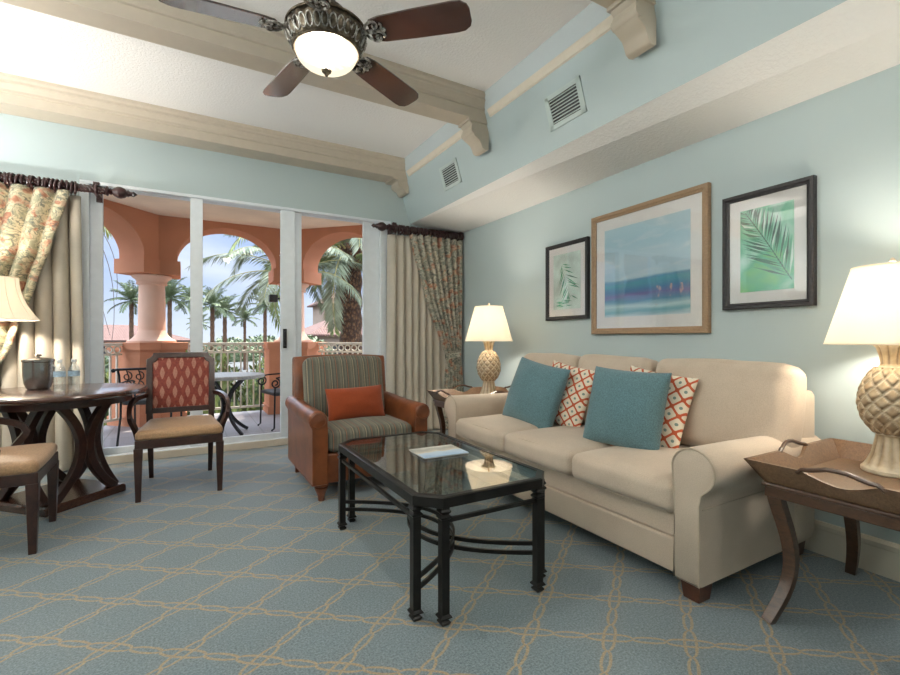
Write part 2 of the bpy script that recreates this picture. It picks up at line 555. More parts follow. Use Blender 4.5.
M['vdark'] = plain('vent_shadow', (0.05, 0.05, 0.055), 0.7)
M['mat'] = plain('ivory_mat_board', (0.84, 0.83, 0.82), 0.8, var=0.02)
M['grass'] = plain('pale_paving', (0.095, 0.095, 0.09), 0.9, var=0.12, nscale=2)
def ocean_mat():
    g = G('ocean_print')
    x, y, z = g.xyz()
    n = g.noise(2.6, 5, g.co(scale=(0.6, 0.6, 5)))
    n2 = g.noise(3.0, 3, g.co(scale=(2.2, 2.2, 0.7)))
    f = g.m1('ADD', g.m1('MULTIPLY_ADD', z, 1.49, 0.5), g.m1('MULTIPLY', g.m1('SUBTRACT', n, 0.5), 0.12))
    col = g.ramp(f, [(0.0, (0.62, 0.76, 0.80)), (0.05, (0.16, 0.42, 0.50)), (0.10, (0.50, 0.70, 0.72)), (0.16, (0.08, 0.27, 0.42)), (0.22, (0.16, 0.15, 0.38)),
                     (0.29, (0.045, 0.20, 0.40)), (0.36, (0.06, 0.33, 0.43)), (0.40, (0.10, 0.30, 0.48)), (0.425, (0.42, 0.62, 0.74)),
                     (0.60, (0.48, 0.66, 0.76)), (0.80, (0.38, 0.60, 0.72)), (1.0, (0.45, 0.66, 0.76))])
    wisp = g.ramp(g.noise(3.5, 5, g.co(scale=(1, 1, 4.5)), dist=0.6), [(0.52, 0.0), (0.72, 0.6)])
    hi = g.m1('GREATER_THAN', f, 0.43)
    col = g.mix(g.m1('MULTIPLY', wisp, hi), col, (0.72, 0.80, 0.84))
    sp = g.ramp(g.noise(26, 3, g.co(scale=(1, 1, 0.5))), [(0.60, 0.0), (0.68, 1.0)])
    lo = g.m1('MULTIPLY', g.m1('LESS_THAN', f, 0.30), g.m1('GREATER_THAN', f, 0.10))
    right = g.m1('LESS_THAN', y, -0.10)
    col = g.mix(g.m1('MULTIPLY', g.m1('MULTIPLY', sp, lo), g.m1('MULTIPLY', right, 0.75)), col, (0.62, 0.42, 0.35))
    return g.pbr(col, 0.5)
M['ocean'] = ocean_mat()
def wash_mat():
    g = G('green_watercolour_wash')
    n = g.noise(5, 4, dist=0.5)
    col = g.ramp(n, [(0.28, (0.62, 0.80, 0.74)), (0.42, (0.30, 0.66, 0.50)), (0.55, (0.10, 0.46, 0.25)), (0.70, (0.20, 0.55, 0.16))])
    return g.pbr(col, 0.6)
M['wash'] = wash_mat()
M['washlight'] = plain('pale_watercolour', (0.66, 0.80, 0.74), 0.6, var=0.22, nscale=7)
M['inkgreen'] = plain('deep_green_ink', (0.02, 0.13, 0.08), 0.6, var=0.5, nscale=9)
M['midgreen'] = plain('mid_green_ink', (0.07, 0.36, 0.20), 0.6, var=0.5, nscale=7)
M['paleleaf'] = plain('pale_green_ink', (0.62, 0.83, 0.74), 0.6, var=0.1, nscale=7)
def magazine_mat():
    g = G('printed_cover')
    x, y, z = g.xyz()
    n = g.noise(14, 4)
    f = g.m1('ADD', g.m1('MULTIPLY', x, 4.0), g.m1('MULTIPLY', g.m1('SUBTRACT', n, 0.5), 0.5))
    f = g.m1('ADD', f, 0.5)
    col = g.ramp(f, [(0.15, (0.40, 0.56, 0.76)), (0.42, (0.60, 0.72, 0.84)), (0.50, (0.72, 0.66, 0.56)), (0.7, (0.40, 0.40, 0.36)), (0.9, (0.70, 0.68, 0.62))])
    return g.pbr(col, 0.35)
M['cover'] = magazine_mat()
M['paper'] = plain('page_edges', (0.78, 0.77, 0.74), 0.7)
M['label'] = plain('blue_bottle_label', (0.36, 0.50, 0.62), 0.5, var=0.3, nscale=60)
M['cap'] = plain('white_plastic', (0.82, 0.83, 0.84), 0.35)
M['diffuser'] = None

# ------------------------------------------------------------------ mesh building
class MB:
    def __init__(s):
        s.bm = bmesh.new()
        s.mi = 0

    def face(s, vs):
        try:
            f = s.bm.faces.new(vs)
            f.material_index = s.mi
            return f
        except ValueError:
            return None

    def box(s, c, d, rot=None):
        """centre, full size"""
        hx, hy, hz = d[0] / 2, d[1] / 2, d[2] / 2
        c = Vector(c)
        vs = []
        for x, y, z in ((-1, -1, -1), (1, -1, -1), (1, 1, -1), (-1, 1, -1), (-1, -1, 1), (1, -1, 1), (1, 1, 1), (-1, 1, 1)):
            p = Vector((x * hx, y * hy, z * hz))
            if rot is not None:
                p = rot @ p
            vs.append(s.bm.verts.new(c + p))
        for q in ((3, 2, 1, 0), (4, 5, 6, 7), (0, 1, 5, 4), (1, 2, 6, 5), (2, 3, 7, 6), (3, 0, 4, 7)):
            s.face([vs[i] for i in q])
        return s

    def b2(s, lo, hi):
        return s.box([(a + b) / 2 for a, b in zip(lo, hi)], [b - a for a, b in zip(lo, hi)])

    def hexa(s, pts):
        vs = [s.bm.verts.new(p) for p in pts]
        for q in ((3, 2, 1, 0), (4, 5, 6, 7), (0, 1, 5, 4), (1, 2, 6, 5), (2, 3, 7, 6), (3, 0, 4, 7)):
            s.face([vs[i] for i in q])
        return s

    def loft(s, rings, cap=True, closed=False):
        R = [[s.bm.verts.new(p) for p in r] for r in rings]
        n = len(R[0])
        m = len(R)
        for i in range(m if closed else m - 1):
            a, b = R[i], R[(i + 1) % m]
            for j in range(n):
                s.face([a[j], a[(j + 1) % n], b[(j + 1) % n], b[j]])
        if cap and not closed:
            s.face(R[0][::-1])
            s.face(R[-1])
        return s

    def lathe(s, prof, c=(0, 0, 0), n=24, cap=True):
        c = Vector(c)
        return s.loft([[c + Vector((r * math.cos(2 * PI * j / n), r * math.sin(2 * PI * j / n), z)) for j in range(n)] for r, z in prof], cap)

    def prism(s, poly, axis, a, b):
        """extrude a 2D polygon along an axis: axis 'x' -> poly is (y,z); 'y' -> (x,z); 'z' -> (x,y)"""
        def P(p, t):
            return {'x': (t, p[0], p[1]), 'y': (p[0], t, p[1]), 'z': (p[0], p[1], t)}[axis]
        return s.loft([[P(p, a) for p in poly], [P(p, b) for p in poly]])

    def sweep(s, pts, prof, up=None, scales=None, closed=False, cap=True):
        pts = [Vector(p) for p in pts]
        n = len(pts)
        rings = []
        side = None
        for i, p in enumerate(pts):
            if closed:
                t = (pts[(i + 1) % n] - pts[i - 1]).normalized()
            else:
                t = (pts[min(i + 1, n - 1)] - pts[max(i - 1, 0)]).normalized()
            if up is not None:
                sd = t.cross(Vector(up))
                if sd.length < 1e-5:
                    sd = side or Vector((1, 0, 0))
                sd.normalize()
                u = sd.cross(t)
            else:
                if side is None:
                    ref = Vector((0, 0, 1)) if abs(t.z) < 0.9 else Vector((1, 0, 0))
                    sd = t.cross(ref).normalized()
                else:
                    sd = (side - t * side.dot(t)).normalized()
                u = sd.cross(t)
            side = sd
            k = scales[i] if scales else 1.0
            rings.append([p + sd * (a * k) + u * (b * k) for a, b in prof])
        return s.loft(rings, cap, closed)

    def tube(s, pts, r, n=8, scales=None, closed=False, up=None):
        return s.sweep(pts, [(r * math.cos(2 * PI * j / n), r * math.sin(2 * PI * j / n)) for j in range(n)], up, scales, closed)

    def torus(s, c, R, r, axis='x', n=20, m=8):
        pts = []
        for i in range(n):
            a = 2 * PI * i / n
            u, v = R * math.cos(a), R * math.sin(a)
            pts.append(Vector(c) + Vector({'x': (0, u, v), 'y': (u, 0, v), 'z': (u, v, 0)}[axis]))
        return s.tube(pts, r, m, closed=True, up={'x': (1, 0, 0), 'y': (0, 1, 0), 'z': (0, 0, 1)}[axis])

    def ball(s, c, r, n=16, m=10):
        rx, ry, rz = r if isinstance(r, (tuple, list)) else (r, r, r)
        c = Vector(c)
        rings = []
        for i in range(m + 1):
            t = PI * i / m
            k = max(math.sin(t), 0.02)
            rings.append([c + Vector((rx * k * math.cos(2 * PI * j / n), ry * k * math.sin(2 * PI * j / n), -rz * math.cos(t))) for j in range(n)])
        return s.loft(rings)

    def cushion(s, c, d, r=0.05, bulge=(0, 0, 0), n=14, rot=None, wob=0.0, seed=0.0):
        """rounded box with bulging faces"""
        c = Vector(c)
        h = [x / 2 for x in d]
        cache = {}

        def P(u):
            p = Vector([u[k] * h[k] for k in range(3)])
            inner = Vector([max(-(h[k] - r), min(h[k] - r, p[k])) for k in range(3)])
            q = p - inner
            if q.length > 1e-9:
                q = q.normalized() * r
            p = inner + q
            for k in range(3):
                if bulge[k]:
                    o = [j for j in range(3) if j != k]
                    p[k] += bulge[k] * u[k] * (1 - u[o[0]] ** 2) * (1 - u[o[1]] ** 2)
            if wob:
                p += Vector(mnoise.noise_vector(p * 5 + Vector((seed, seed * 2, 0)))) * wob
            if rot is not None:
                p = rot @ p
            return c + p

        def V(i, j, k):
            key = (i, j, k)
            if key not in cache:
                u = []
                for w in key:
                    t = 2 * w / n - 1
                    u.append(math.copysign(abs(t) ** 0.75, t))
                cache[key] = s.bm.verts.new(P(u))
            return cache[key]
        for a in range(n):
            for b in range(n):
                s.face([V(a, b, 0), V(a, b + 1, 0), V(a + 1, b + 1, 0), V(a + 1, b, 0)])
                s.face([V(a, b, n), V(a + 1, b, n), V(a + 1, b + 1, n), V(a, b + 1, n)])
                s.face([V(a, 0, b), V(a + 1, 0, b), V(a + 1, 0, b + 1), V(a, 0, b + 1)])
                s.face([V(a, n, b), V(a, n, b + 1), V(a + 1, n, b + 1), V(a + 1, n, b)])
                s.face([V(0, a, b), V(0, a, b + 1), V(0, a + 1, b + 1), V(0, a + 1, b)])
                s.face([V(n, a, b), V(n, a + 1, b), V(n, a + 1, b + 1), V(n, a, b + 1)])
        return s

    def pillow(s, w, h, t, pinch=0.055, n=22, seed=0.0, wob=0.006):
        """knife-edge throw pillow in the local xz plane, thickness along y"""
        def P(u, v, sgn):
            x = w / 2 * u * (1 - pinch * (1 - v * v) * u * u)
            z = h / 2 * v * (1 - pinch * (1 - u * u) * v * v)
            y = sgn * t / 2 * (max(0, (1 - u * u)) * max(0, (1 - v * v))) ** 0.42
            k = Vector(mnoise.noise_vector(Vector((u * 1.7 + seed, v * 1.7, sgn * 2 + seed))))
            e = (1 - u ** 4) * (1 - v ** 4)
            return Vector((x, y, z)) + k * wob * 2.2 * e
        A = {}
        for i in range(n + 1):
            for j in range(n + 1):
                u, v = math.sin(PI / 2 * (2 * i / n - 1)), math.sin(PI / 2 * (2 * j / n - 1))
                edge = i in (0, n) or j in (0, n)
                A[i, j, 1] = s.bm.verts.new(P(u, v, 1))
                A[i, j, -1] = A[i, j, 1] if edge else s.bm.verts.new(P(u, v, -1))
        for i in range(n):
            for j in range(n):
                s.face([A[i, j, -1], A[i + 1, j, -1], A[i + 1, j + 1, -1], A[i, j + 1, -1]])
                s.face([A[i, j, 1], A[i, j + 1, 1], A[i + 1, j + 1, 1], A[i + 1, j, 1]])
        return s

    def build(s, name, mat, parent=None, smooth=True, angle=38, bevel=0.0, seg=2, loc=None, rot=None):
        bm = s.bm
        bmesh.ops.recalc_face_normals(bm, faces=bm.faces[:])
        me = bpy.data.meshes.new(name)
        if smooth:
            lim = math.radians(angle)
            for e in bm.edges:
                if len(e.link_faces) == 2 and e.calc_face_angle(0) > lim:
                    e.smooth = False
            for f in bm.faces:
                f.smooth = True
        bm.to_mesh(me)
        bm.free()
        for x in (mat if isinstance(mat, (list, tuple)) else [mat]):
            me.materials.append(x)
        o = bpy.data.objects.new(name, me)
        C.objects.link(o)
        if parent is not None:
            o.parent = parent
        if loc is not None:
            o.location = loc
        if rot is not None:
            o.rotation_euler = rot
        if bevel:
            b = o.modifiers.new('edge', 'BEVEL')
            b.width = bevel
            b.segments = seg
            b.limit_method = 'ANGLE'
            b.angle_limit = math.radians(35)
            b.harden_normals = smooth
        return o


def thing(name, label, cat, loc=(0, 0, 0), rotz=0.0, group=None):
    o = bpy.data.objects.new(name, None)
    o.empty_display_size = 0.1
    C.objects.link(o)
    o.location = loc
    o.rotation_euler = (0, 0, rotz)
    return tag(o, label, cat, group)


def tag(o, label, cat, group=None):
    o['label'] = label
    o['category'] = cat
    if group:
        o['group'] = group
    return o


def struct(o, label=None, cat=None):
    o['kind'] = 'structure'
    if label:
        o['label'] = label
    if cat:
        o['category'] = cat
    return o


def node(name, loc=(0, 0, 0), parent=None):
    o = bpy.data.objects.new(name, None)
    o.empty_display_size = 0.1
    C.objects.link(o)
    o.location = loc
    if parent:
        o.parent = parent
    return o


def children(o):
    return [x for x in bpy.data.objects if x.parent == o]


def copy_tree(o, parent=None):
    c = o.copy()
    C.objects.link(c)
    if parent is not None:
        c.parent = parent
    for ch in children(o):
        copy_tree(ch, c)
    return c


def bez(p0, p1, p2, p3, n=12):
    p0, p1, p2, p3 = map(Vector, (p0, p1, p2, p3))
    return [p0 * (1 - t) ** 3 + p1 * 3 * t * (1 - t) ** 2 + p2 * 3 * t * t * (1 - t) + p3 * t ** 3 for t in [i / n for i in range(n + 1)]]


def rect(w, h):
    return [(-w / 2, -h / 2), (w / 2, -h / 2), (w / 2, h / 2), (-w / 2, h / 2)]


def circ(r, n=8):
    return [(r * math.cos(2 * PI * j / n), r * math.sin(2 * PI * j / n)) for j in range(n)]


# ------------------------------------------------------------------ room shell
YB = 4.97                        # inner face of the window wall
def XR(y):                       # inner face of the picture wall, very slightly off square
    return 2.815 + 0.03527 * (y - 1.0)
WR = math.radians(-2.02)
XL, YN, ZC = -3.0, -3.0, 3.11
DX0, DX1, DZ = -0.80, 2.06, 2.463   # door opening

struct(MB().b2((XL, YN, -0.08), (3.1, YB + 0.02, 0.0)).build('floor', M['carpet'], smooth=False), 'blue-grey carpet with a tan chain trellis', 'floor')
struct(MB().b2((XL, YN, ZC), (3.3, YB + 0.2, ZC + 0.1)).build('ceiling', M['ceiling'], smooth=False))
mb = MB()
mb.b2((XL, YB, 0), (DX0, YB + 0.18, ZC))
mb.b2((DX1, YB, 0), (3.3, YB + 0.18, ZC))
mb.b2((DX0, YB, DZ), (DX1, YB + 0.18, ZC))
struct(mb.build('wall_back', M['wall'], smooth=False), 'aqua wall above and beside the sliding door', 'wall')
mb = MB()
mb.hexa([(XR(YN), YN, 0), (3.3, YN, 0), (3.3, YB, 0), (XR(YB), YB, 0), (XR(YN), YN, ZC), (3.3, YN, ZC), (3.3, YB, ZC), (XR(YB), YB, ZC)])
struct(mb.build('wall_right', M['wall'], smooth=False), 'aqua wall with the three pictures', 'wall')
struct(MB().b2((XL - 0.15, YN, 0), (XL, YB, ZC)).build('wall_left', M['wall'], smooth=False))
struct(MB().b2((XL, YN - 0.15, 0), (3.1, YN, ZC)).build('wall_rear', M['wall'], smooth=False))
# dropped soffit over the picture wall: leaning face, gently sloping underside
def soffit_ring(y):
    zi = 2.337 + 0.0133 * (y - 0.1)
    return [(2.302, y, 2.46), (2.146, y, 2.965), (2.10, y, ZC), (XR(y), y, ZC), (XR(y), y, zi)]
mb = MB()
mb.loft([soffit_ring(YN), soffit_ring(YB)])
so = mb.build('wall_soffit', [M['wall'], M['ceiling'], M['frieze']], smooth=False)
for p in so.data.polygons:
    if p.normal.z < -0.9:
        p.material_index = 1
    elif p.normal.x < -0.5 and p.center.z > 2.95:
        p.material_index = 2
struct(so, 'aqua soffit running above the sofa wall', 'soffit')
# baseboards
def base_prof(t):
    return [(0, 0), (-0.018, 0), (-0.018, 0.125), (-0.022, 0.13), (-0.022, 0.15), (-0.012, 0.165), (0, 0.165)]
mb = MB()
rings = []
for y in (YN, YB):
    rings.append([(XR(y) + a, y, z) for a, z in base_prof(0)])
mb.loft(rings)
struct(mb.build('baseboard_right', M['trim'], smooth=False))
mb = MB()
mb.loft([[(x, YB + a, z) for a, z in base_prof(0)] for x in (XL, DX0)])
mb.loft([[(x, YB + a, z) for a, z in base_prof(0)] for x in (DX1, XR(YB))])
struct(mb.build('baseboard_back', M['trim'], smooth=False))

# ceiling beams
def beam_ring(x, y0, y1):
    return [(x, y0, 2.905), (x, y0, 2.985), (x, y0 - 0.012, 2.99), (x, y0 - 0.012, 3.01), (x, y0 - 0.035, 3.045), (x, y0 - 0.045, 3.05), (x, y0 - 0.045, 3.07), (x, y0 - 0.06, 3.085), (x, y0 - 0.06, ZC),
            (x, y1 + 0.06, ZC), (x, y1 + 0.06, 3.085), (x, y1 + 0.045, 3.07), (x, y1 + 0.045, 3.05), (x, y1 + 0.035, 3.045), (x, y1 + 0.012, 3.01), (x, y1 + 0.012, 2.99), (x, y1, 2.985), (x, y1, 2.905)]
def half_ring(x, y0, y1):
    r = beam_ring(x, y0, y1)
    return r[:9] + [(x, y1, ZC), (x, y1, 2.905)]
for nm, y0, y1, ring in (('trim_1', 4.741, YB, half_ring), ('trim_2', 3.154, 3.328, beam_ring), ('trim_3', 1.573, 1.747, beam_ring), ('trim_4', -0.01, 0.165, beam_ring)):
    o = MB().loft([ring(XL, y0, y1), ring(2.17, y0, y1)]).build(nm, M['beam'], smooth=False)
    struct(o, {'trim_1': 'cream cornice beam along the top of the window wall', 'trim_2': 'cream ceiling beam behind the fan', 'trim_3': 'cream ceiling beam nearest above'}.get(nm), 'beam' if nm != 'trim_4' else None)
    if nm == 'trim_4':
        continue
    ym, w = (y0 + y1) / 2, (y1 - y0) * 0.86
    prof = [(2.19, 2.68), (2.155, 2.672), (2.13, 2.685), (2.115, 2.72), (2.10, 2.745), (2.075, 2.76), (2.045, 2.775), (2.025, 2.80), (2.02, 2.835), (2.03, 2.86), (2.01, 2.875), (2.005, 2.905), (2.19, 2.905)]
    if nm == 'trim_1':
        prof = [(2.19 - (2.19 - x) * 0.8, 2.905 - (2.905 - z) * 0.66) for x, z in prof]
    c = MB().prism(prof, 'y', ym - w / 2, ym + w / 2)
    c.b2((1.99, ym - w / 2 - 0.012, 2.885), (2.19, ym + w / 2 + 0.012, 2.905))
    if nm != 'trim_1':
        c.tube([(2.045, ym - w / 2 - 0.008, 2.815), (2.045, ym + w / 2 + 0.008, 2.815)], 0.03, 14)
    c.build('corbel', M['beam'], o, angle=50)
# crown moulding between the beams along the soffit
mb = MB()
for a, b in ((YN, -0.08), (0.225, 1.513), (1.807, 3.094), (3.388, 4.681)):
    mb.loft([[(2.165, y, 2.915), (2.145, y, 2.92), (2.140, y, 2.938), (2.128, y, 2.955), (2.124, y, 2.962), (2.124, y, 2.970), (2.155, y, 2.970)] for y in (a, b)])
struct(mb.build('trim_5', M['trim'], smooth=False))

# sliding door
door = struct(node('door_1', (0, YB, 0)), 'white sliding glass door onto the balcony', 'door')
mb = MB()
mb.b2((DX0, 0.0, 0), (-0.735, 0.16, DZ - 0.028)).b2((1.935, 0.0, 0), (DX1, 0.16, DZ - 0.028)).b2((DX0, 0.0, DZ - 0.028), (DX1, 0.16, DZ))
mb.b2((DX0, -0.012, 0), (DX1, 0.16, 0.072))
mb.b2((-0.735, 0.105, 0.07), (1.935, 0.125, 0.088))
mb.build('door_frame', M['white'], door, bevel=0.003)
mb = MB()
mb.b2((DX0 - 0.06, -0.016, 0.0), (DX1, -0.002, 0.066)).build('threshold', M['trim'], door, bevel=0.003)
def panel(x0, x1, y, lw, rw, handle=False):
    mb = MB()
    mb.b2((x0, y, 0.072), (x0 + lw, y + 0.04, DZ - 0.028)).b2((x1 - rw, y, 0.072), (x1, y + 0.04, DZ - 0.028))
    mb.b2((x0 + lw, y, 0.072), (x1 - rw, y + 0.04, 0.128)).b2((x0 + lw, y, DZ - 0.036), (x1 - rw, y + 0.04, DZ - 0.028))
    f = mb.build('sliding_panel', M['white'], door, bevel=0.004)
    MB().b2((x0 + lw - 0.005, y + 0.016, 0.12), (x1 - rw + 0.005, y + 0.024, DZ - 0.03)).build('glass_pane', M['glass'], f, smooth=False)
    return f
panel(-0.735, 0.13, 0.06, 0.09, 0.105)
p2 = panel(0.025, 0.985, 0.015, 0.105, 0.145)
panel(0.90, 1.935, 0.06, 0.16, 0.19)
mb = MB()
mb.b2((0.862, -0.004, 1.00), (0.898, 0.015, 1.20))
mb.tube([(0.88, -0.004, 1.02), (0.88, -0.035, 1.04), (0.88, -0.04, 1.10), (0.88, -0.035, 1.16), (0.88, -0.004, 1.18)], 0.010, 8)
mb.build('door_handle', M['iron'], p2, bevel=0.002)

# ------------------------------------------------------------------ balcony shell
BZ = -0.03
deckpoly = [(-2.6, 5.15), (4.2, 5.15), (4.2, 6.2), (2.95, 6.4), (1.6, 7.75), (-0.55, 7.75), (-1.9, 6.4), (-2.6, 6.2)]
struct(MB().prism(deckpoly, 'z', BZ - 0.2, BZ).build('floor_balcony', M['deck'], smooth=False), 'grey tiled balcony floor', 'floor')
struct(MB().prism(deckpoly, 'z', 2.76, 2.9).build('ceiling_balcony', M['pceil'], smooth=False), 'pale peach balcony ceiling', 'ceiling')
C0, C1, C2, C3 = Vector((-1.75, 6.17)), Vector((-0.42, 7.5)), Vector((1.46, 7.5)), Vector((2.79, 6.17))
TH = 0.42
def bay(mb, A, B):
    d = B - A
    Lg = d.length
    ang = math.atan2(d.y, d.x)
    R = Matrix.Translation((A.x, A.y, 0)) @ Matrix.Rotation(ang, 4, 'Z')
    pw = 0.30
    hw = (Lg - 2 * pw) / 2
    pts = [(-0.05, 2.15), (pw, 2.15)]
    for i in range(1, 28):
        t = PI - PI * i / 28
        px = Lg / 2 + hw * 1.015 * math.cos(t)
        pz = 2.16 + 0.52 * math.sin(t)
        if i in (1, 27):
            px = Lg / 2 + hw * math.copysign(1, math.cos(t))
        pts.append((px, pz))
    pts += [(Lg - pw, 2.15), (Lg + 0.05, 2.15), (Lg + 0.05, 2.95), (-0.05, 2.95)]
    mb.loft([[R @ Vector((x, y, z)) for x, z in pts] for y in (-TH / 2, TH / 2)])
    for s0, s1 in ((-0.08, pw + 0.04), (Lg - pw - 0.04, Lg + 0.08)):
        h = TH / 2 + 0.04
        mb.hexa([R @ Vector(p) for p in ((s0, -h, 1.96), (s1, -h, 1.96), (s1, h, 1.96), (s0, h, 1.96), (s0, -h, 2.15), (s1, -h, 2.15), (s1, h, 2.15), (s0, h, 2.15))])
mb = MB()
bay(mb, C0, C1); bay(mb, C1, C2); bay(mb, C2, C3)
struct(mb.build('wall_arcade', M['terracotta'], angle=25), 'terracotta stucco arcade of the balcony', 'arcade')
struct(MB().b2((-60, 5.3, -3.3), (80, 120, -3.2)).build('ground', M['grass'], smooth=False), 'pale paved ground below the balcony', 'ground')
def column(P, dirs, label):
    t = thing('balcony_column', label, 'column', (P.x, P.y, BZ), 0, 'balcony columns')
    mb = MB()
    for d in dirs:
        ang = math.atan2(d.y, d.x)
        R = Matrix.Rotation(ang, 4, 'Z')
        for (s1, h, z0, z1) in ((0.40, 0.25, 0, 0.98), (0.43, 0.285, 0.98, 1.075), (0.42, 0.27, 0, 0.12)):
            mb.hexa([R @ Vector(p) for p in ((-0.08, -h, z0), (s1, -h, z0), (s1, h, z0), (-0.08, h, z0), (-0.08, -h, z1), (s1, -h, z1), (s1, h, z1), (-0.08, h, z1))])
    mb.build('pedestal', M['terracotta'], t, smooth=False)
    MB().lathe([(0.29, 1.075), (0.29, 1.10), (0.25, 1.115), (0.205, 1.16), (0.178, 1.20), (0.163, 1.24)], n=36).build('base', M['shaft'], t)
    MB().lathe([(0.163, 1.24), (0.160, 1.6), (0.152, 1.86)], n=36).build('shaft', M['shaft'], t)
    MB().lathe([(0.152, 1.86), (0.180, 1.865), (0.185, 1.885), (0.175, 1.89), (0.19, 1.93), (0.225, 1.955), (0.235, 1.97), (0.235, 1.985)], n=36).build('capital', M['shaft'], t)
    return t
e = Vector((-0.7071, -0.7071)); ex = Vector((1, 0)); e2 = Vector((0.7071, -0.7071))
column(C1, (e, ex), 'salmon round column on a square pedestal seen through the first door pane')
column(C2, (-ex, e2), 'salmon column mostly hidden behind the meeting stiles of the door')

# railings
def railing(A, B, label, n):
    d = B - A
    Lg = d.length
    t = thing('balcony_railing', label, 'railing', (A.x, A.y, BZ), math.atan2(d.y, d.x), 'balcony railings between the pedestals')
    mb = MB()
    mb.b2((0, -0.025, 1.035), (Lg, 0.025, 1.07)).build('top_rail', M['rail'], t, bevel=0.004)
    MB().b2((0, -0.018, 0.915), (Lg, 0.018, 0.94)).build('middle_rail', M['rail'], t, bevel=0.004)
    MB().b2((0, -0.02, 0.09), (Lg, 0.02, 0.12)).build('bottom_rail', M['rail'], t, bevel=0.004)
    p = MB().b2((-0.010, -0.010, 0.12), (0.010, 0.010, 0.915)).build('picket', M['rail'], t, smooth=False)
    p.location = (0.06, 0, 0)
    for i in range(1, n):
        c = p.copy(); C.objects.link(c); c.parent = t; c.location = (0.06 + (Lg - 0.12) * i / (n - 1), 0, 0)
    k = max(2, int(Lg / 0.105))
    r = MB().torus((0, 0, 0), 0.042, 0.010, 'y', 16, 6).build('ring_ornament', M['rail'], t)
    r.location = (Lg / k * 0.5, 0, 0.9875)
    for i in range(1, k):
        c = r.copy(); C.objects.link(c); c.parent = t; c.location = (Lg / k * (i + 0.5), 0, 0.9875)
railing(C1 + ex * 0.44, C2 - ex * 0.44, 'cream picket railing with a row of rings behind the outdoor table', 11)
railing(C0 - e * 0.45, C1 + e * 0.44, 'cream picket railing angling in beside the first door pane', 11)
railing(C2 + e2 * 0.44, C3 - e2 * 0.45, 'cream picket railing with rings below the big date palm', 11)
# small dark speaker box on the hidden column
t = thing('wall_speaker', 'small dark brown box fixed to the column in front of the palm fronds', 'speaker', (1.135, 7.38, 1.71))
MB().b2((-0.06, -0.05, -0.055), (0.06, 0.05, 0.055)).build('housing', M['dark'], t, bevel=0.008)
MB().b2((0.05, -0.012, -0.012), (0.165, 0.012, 0.012)).build('bracket', M['iron'], t)
# ------------------------------------------------------------------ sofa
sofa = thing('sofa', 'cream three-seat sofa with rolled arms along the picture wall', 'sofa', (2.29, 2.13, 0))
mb = MB()
mb.b2((-0.465, -0.93, 0.085), (0.46, 0.93, 0.235)).b2((-0.455, -0.93, 0.235), (0.46, 0.93, 0.345))
mb.build('base', M['sofa'], sofa, bevel=0.012, seg=3)
def arm_prof(sg, k=0.0):
    """outline in (y, z) of one rolled arm, scroll on the outer side"""
    pts = [(-0.055, 0.085), (0.055, 0.085), (0.055, 0.42), (0.065, 0.465)]
    cy, cz, r = 0.028, 0.558, 0.092
    for i in range(15):
        a = math.radians(-50 + 220 * i / 14)
        pts.append((cy + r * math.cos(a) * 1.02, cz + r * math.sin(a)))
    pts += [(-0.060, 0.50), (-0.055, 0.45)]
    return [(sg * y, z) for y, z in pts]
for sg in (-1, 1):
    yc = sg * 0.968
    prof = [(yc + y, z) for y, z in arm_prof(sg)]
    mb = MB()
    rings = []
    cyy, czz = yc, 0.40
    for x, k, dz in ((-0.492, 0.965, 0), (-0.484, 0.99, 0), (-0.47, 1.0, 0), (-0.2, 1.0, -0.004), (0.1, 1.0, -0.012), (0.34, 1.0, -0.02), (0.47, 1.0, -0.03)):
        rings.append([(x, cyy + (y - cyy) * k, czz + (z - czz) * k + (dz if z > 0.45 else 0)) for y, z in prof])
    a = mb.loft(rings).build('arm', M['sofa'], sofa, angle=60)
    mb = MB()
    mb.tube([(-0.492, cyy + (y - cyy) * 0.985, czz + (z - czz) * 0.985) for y, z in prof], 0.0045, 6, closed=True)
    mb.tube([(-0.47 + 0.93 * i / 8, yc + sg * 0.056, 0.40) for i in range(9)], 0.003, 5)
    mb.build('piping', M['piping'], a)
mb = MB()
mb.cushion((0.375, 0, 0.47), (0.19, 2.10, 0.76), 0.045, (0.01, 0, 0.0), 16).build('back', M['sofa'], sofa)
cw = 0.598
for i, yc in enumerate((-0.61, 0.0, 0.61)):
    dx = 0.0
    c = MB().cushion((-0.135, yc, 0.415), (0.74, cw + 0.012, 0.14), 0.042, (0.012, 0.004, 0.028), 18, wob=0.005, seed=i * 3.1).build('seat_cushion', M['sofa'], sofa)
    mb = MB()
    for zz in (0.352, 0.470):
        mb.tube([(-0.495 + 0.01, yc - cw / 2 + 0.03 + (cw - 0.06) * k / 10, zz + 0.006 * math.sin(PI * k / 10) * (1 if zz > 0.4 else -1)) for k in range(11)], 0.0035, 5)
    mb.build('piping', M['sofa'], c)
tilt = Matrix.Rotation(math.radians(11), 3, 'Y')
for i, (yc, w) in enumerate(((-0.70, 0.74), (0.0, 0.60), (0.63, 0.62))):
    MB().cushion((0.215, yc, 0.735), (0.185, w, 0.475), 0.058, (0.035, 0.01, 0.012), 20, rot=tilt, wob=0.013, seed=i * 5.7 + 1).build('back_cushion', M['sofa'], sofa)
for x in (-0.415, 0.40):
    for y in (-0.965, 0.965):
        MB().loft([[(x + a * k, y + b * k, z) for a, b in ((-0.05, -0.045), (0.05, -0.045), (0.05, 0.045), (-0.05, 0.045))] for k, z in ((0.78, 0.0), (1.0, 0.09))]).build('foot', M['footwood'], sofa, bevel=0.004)

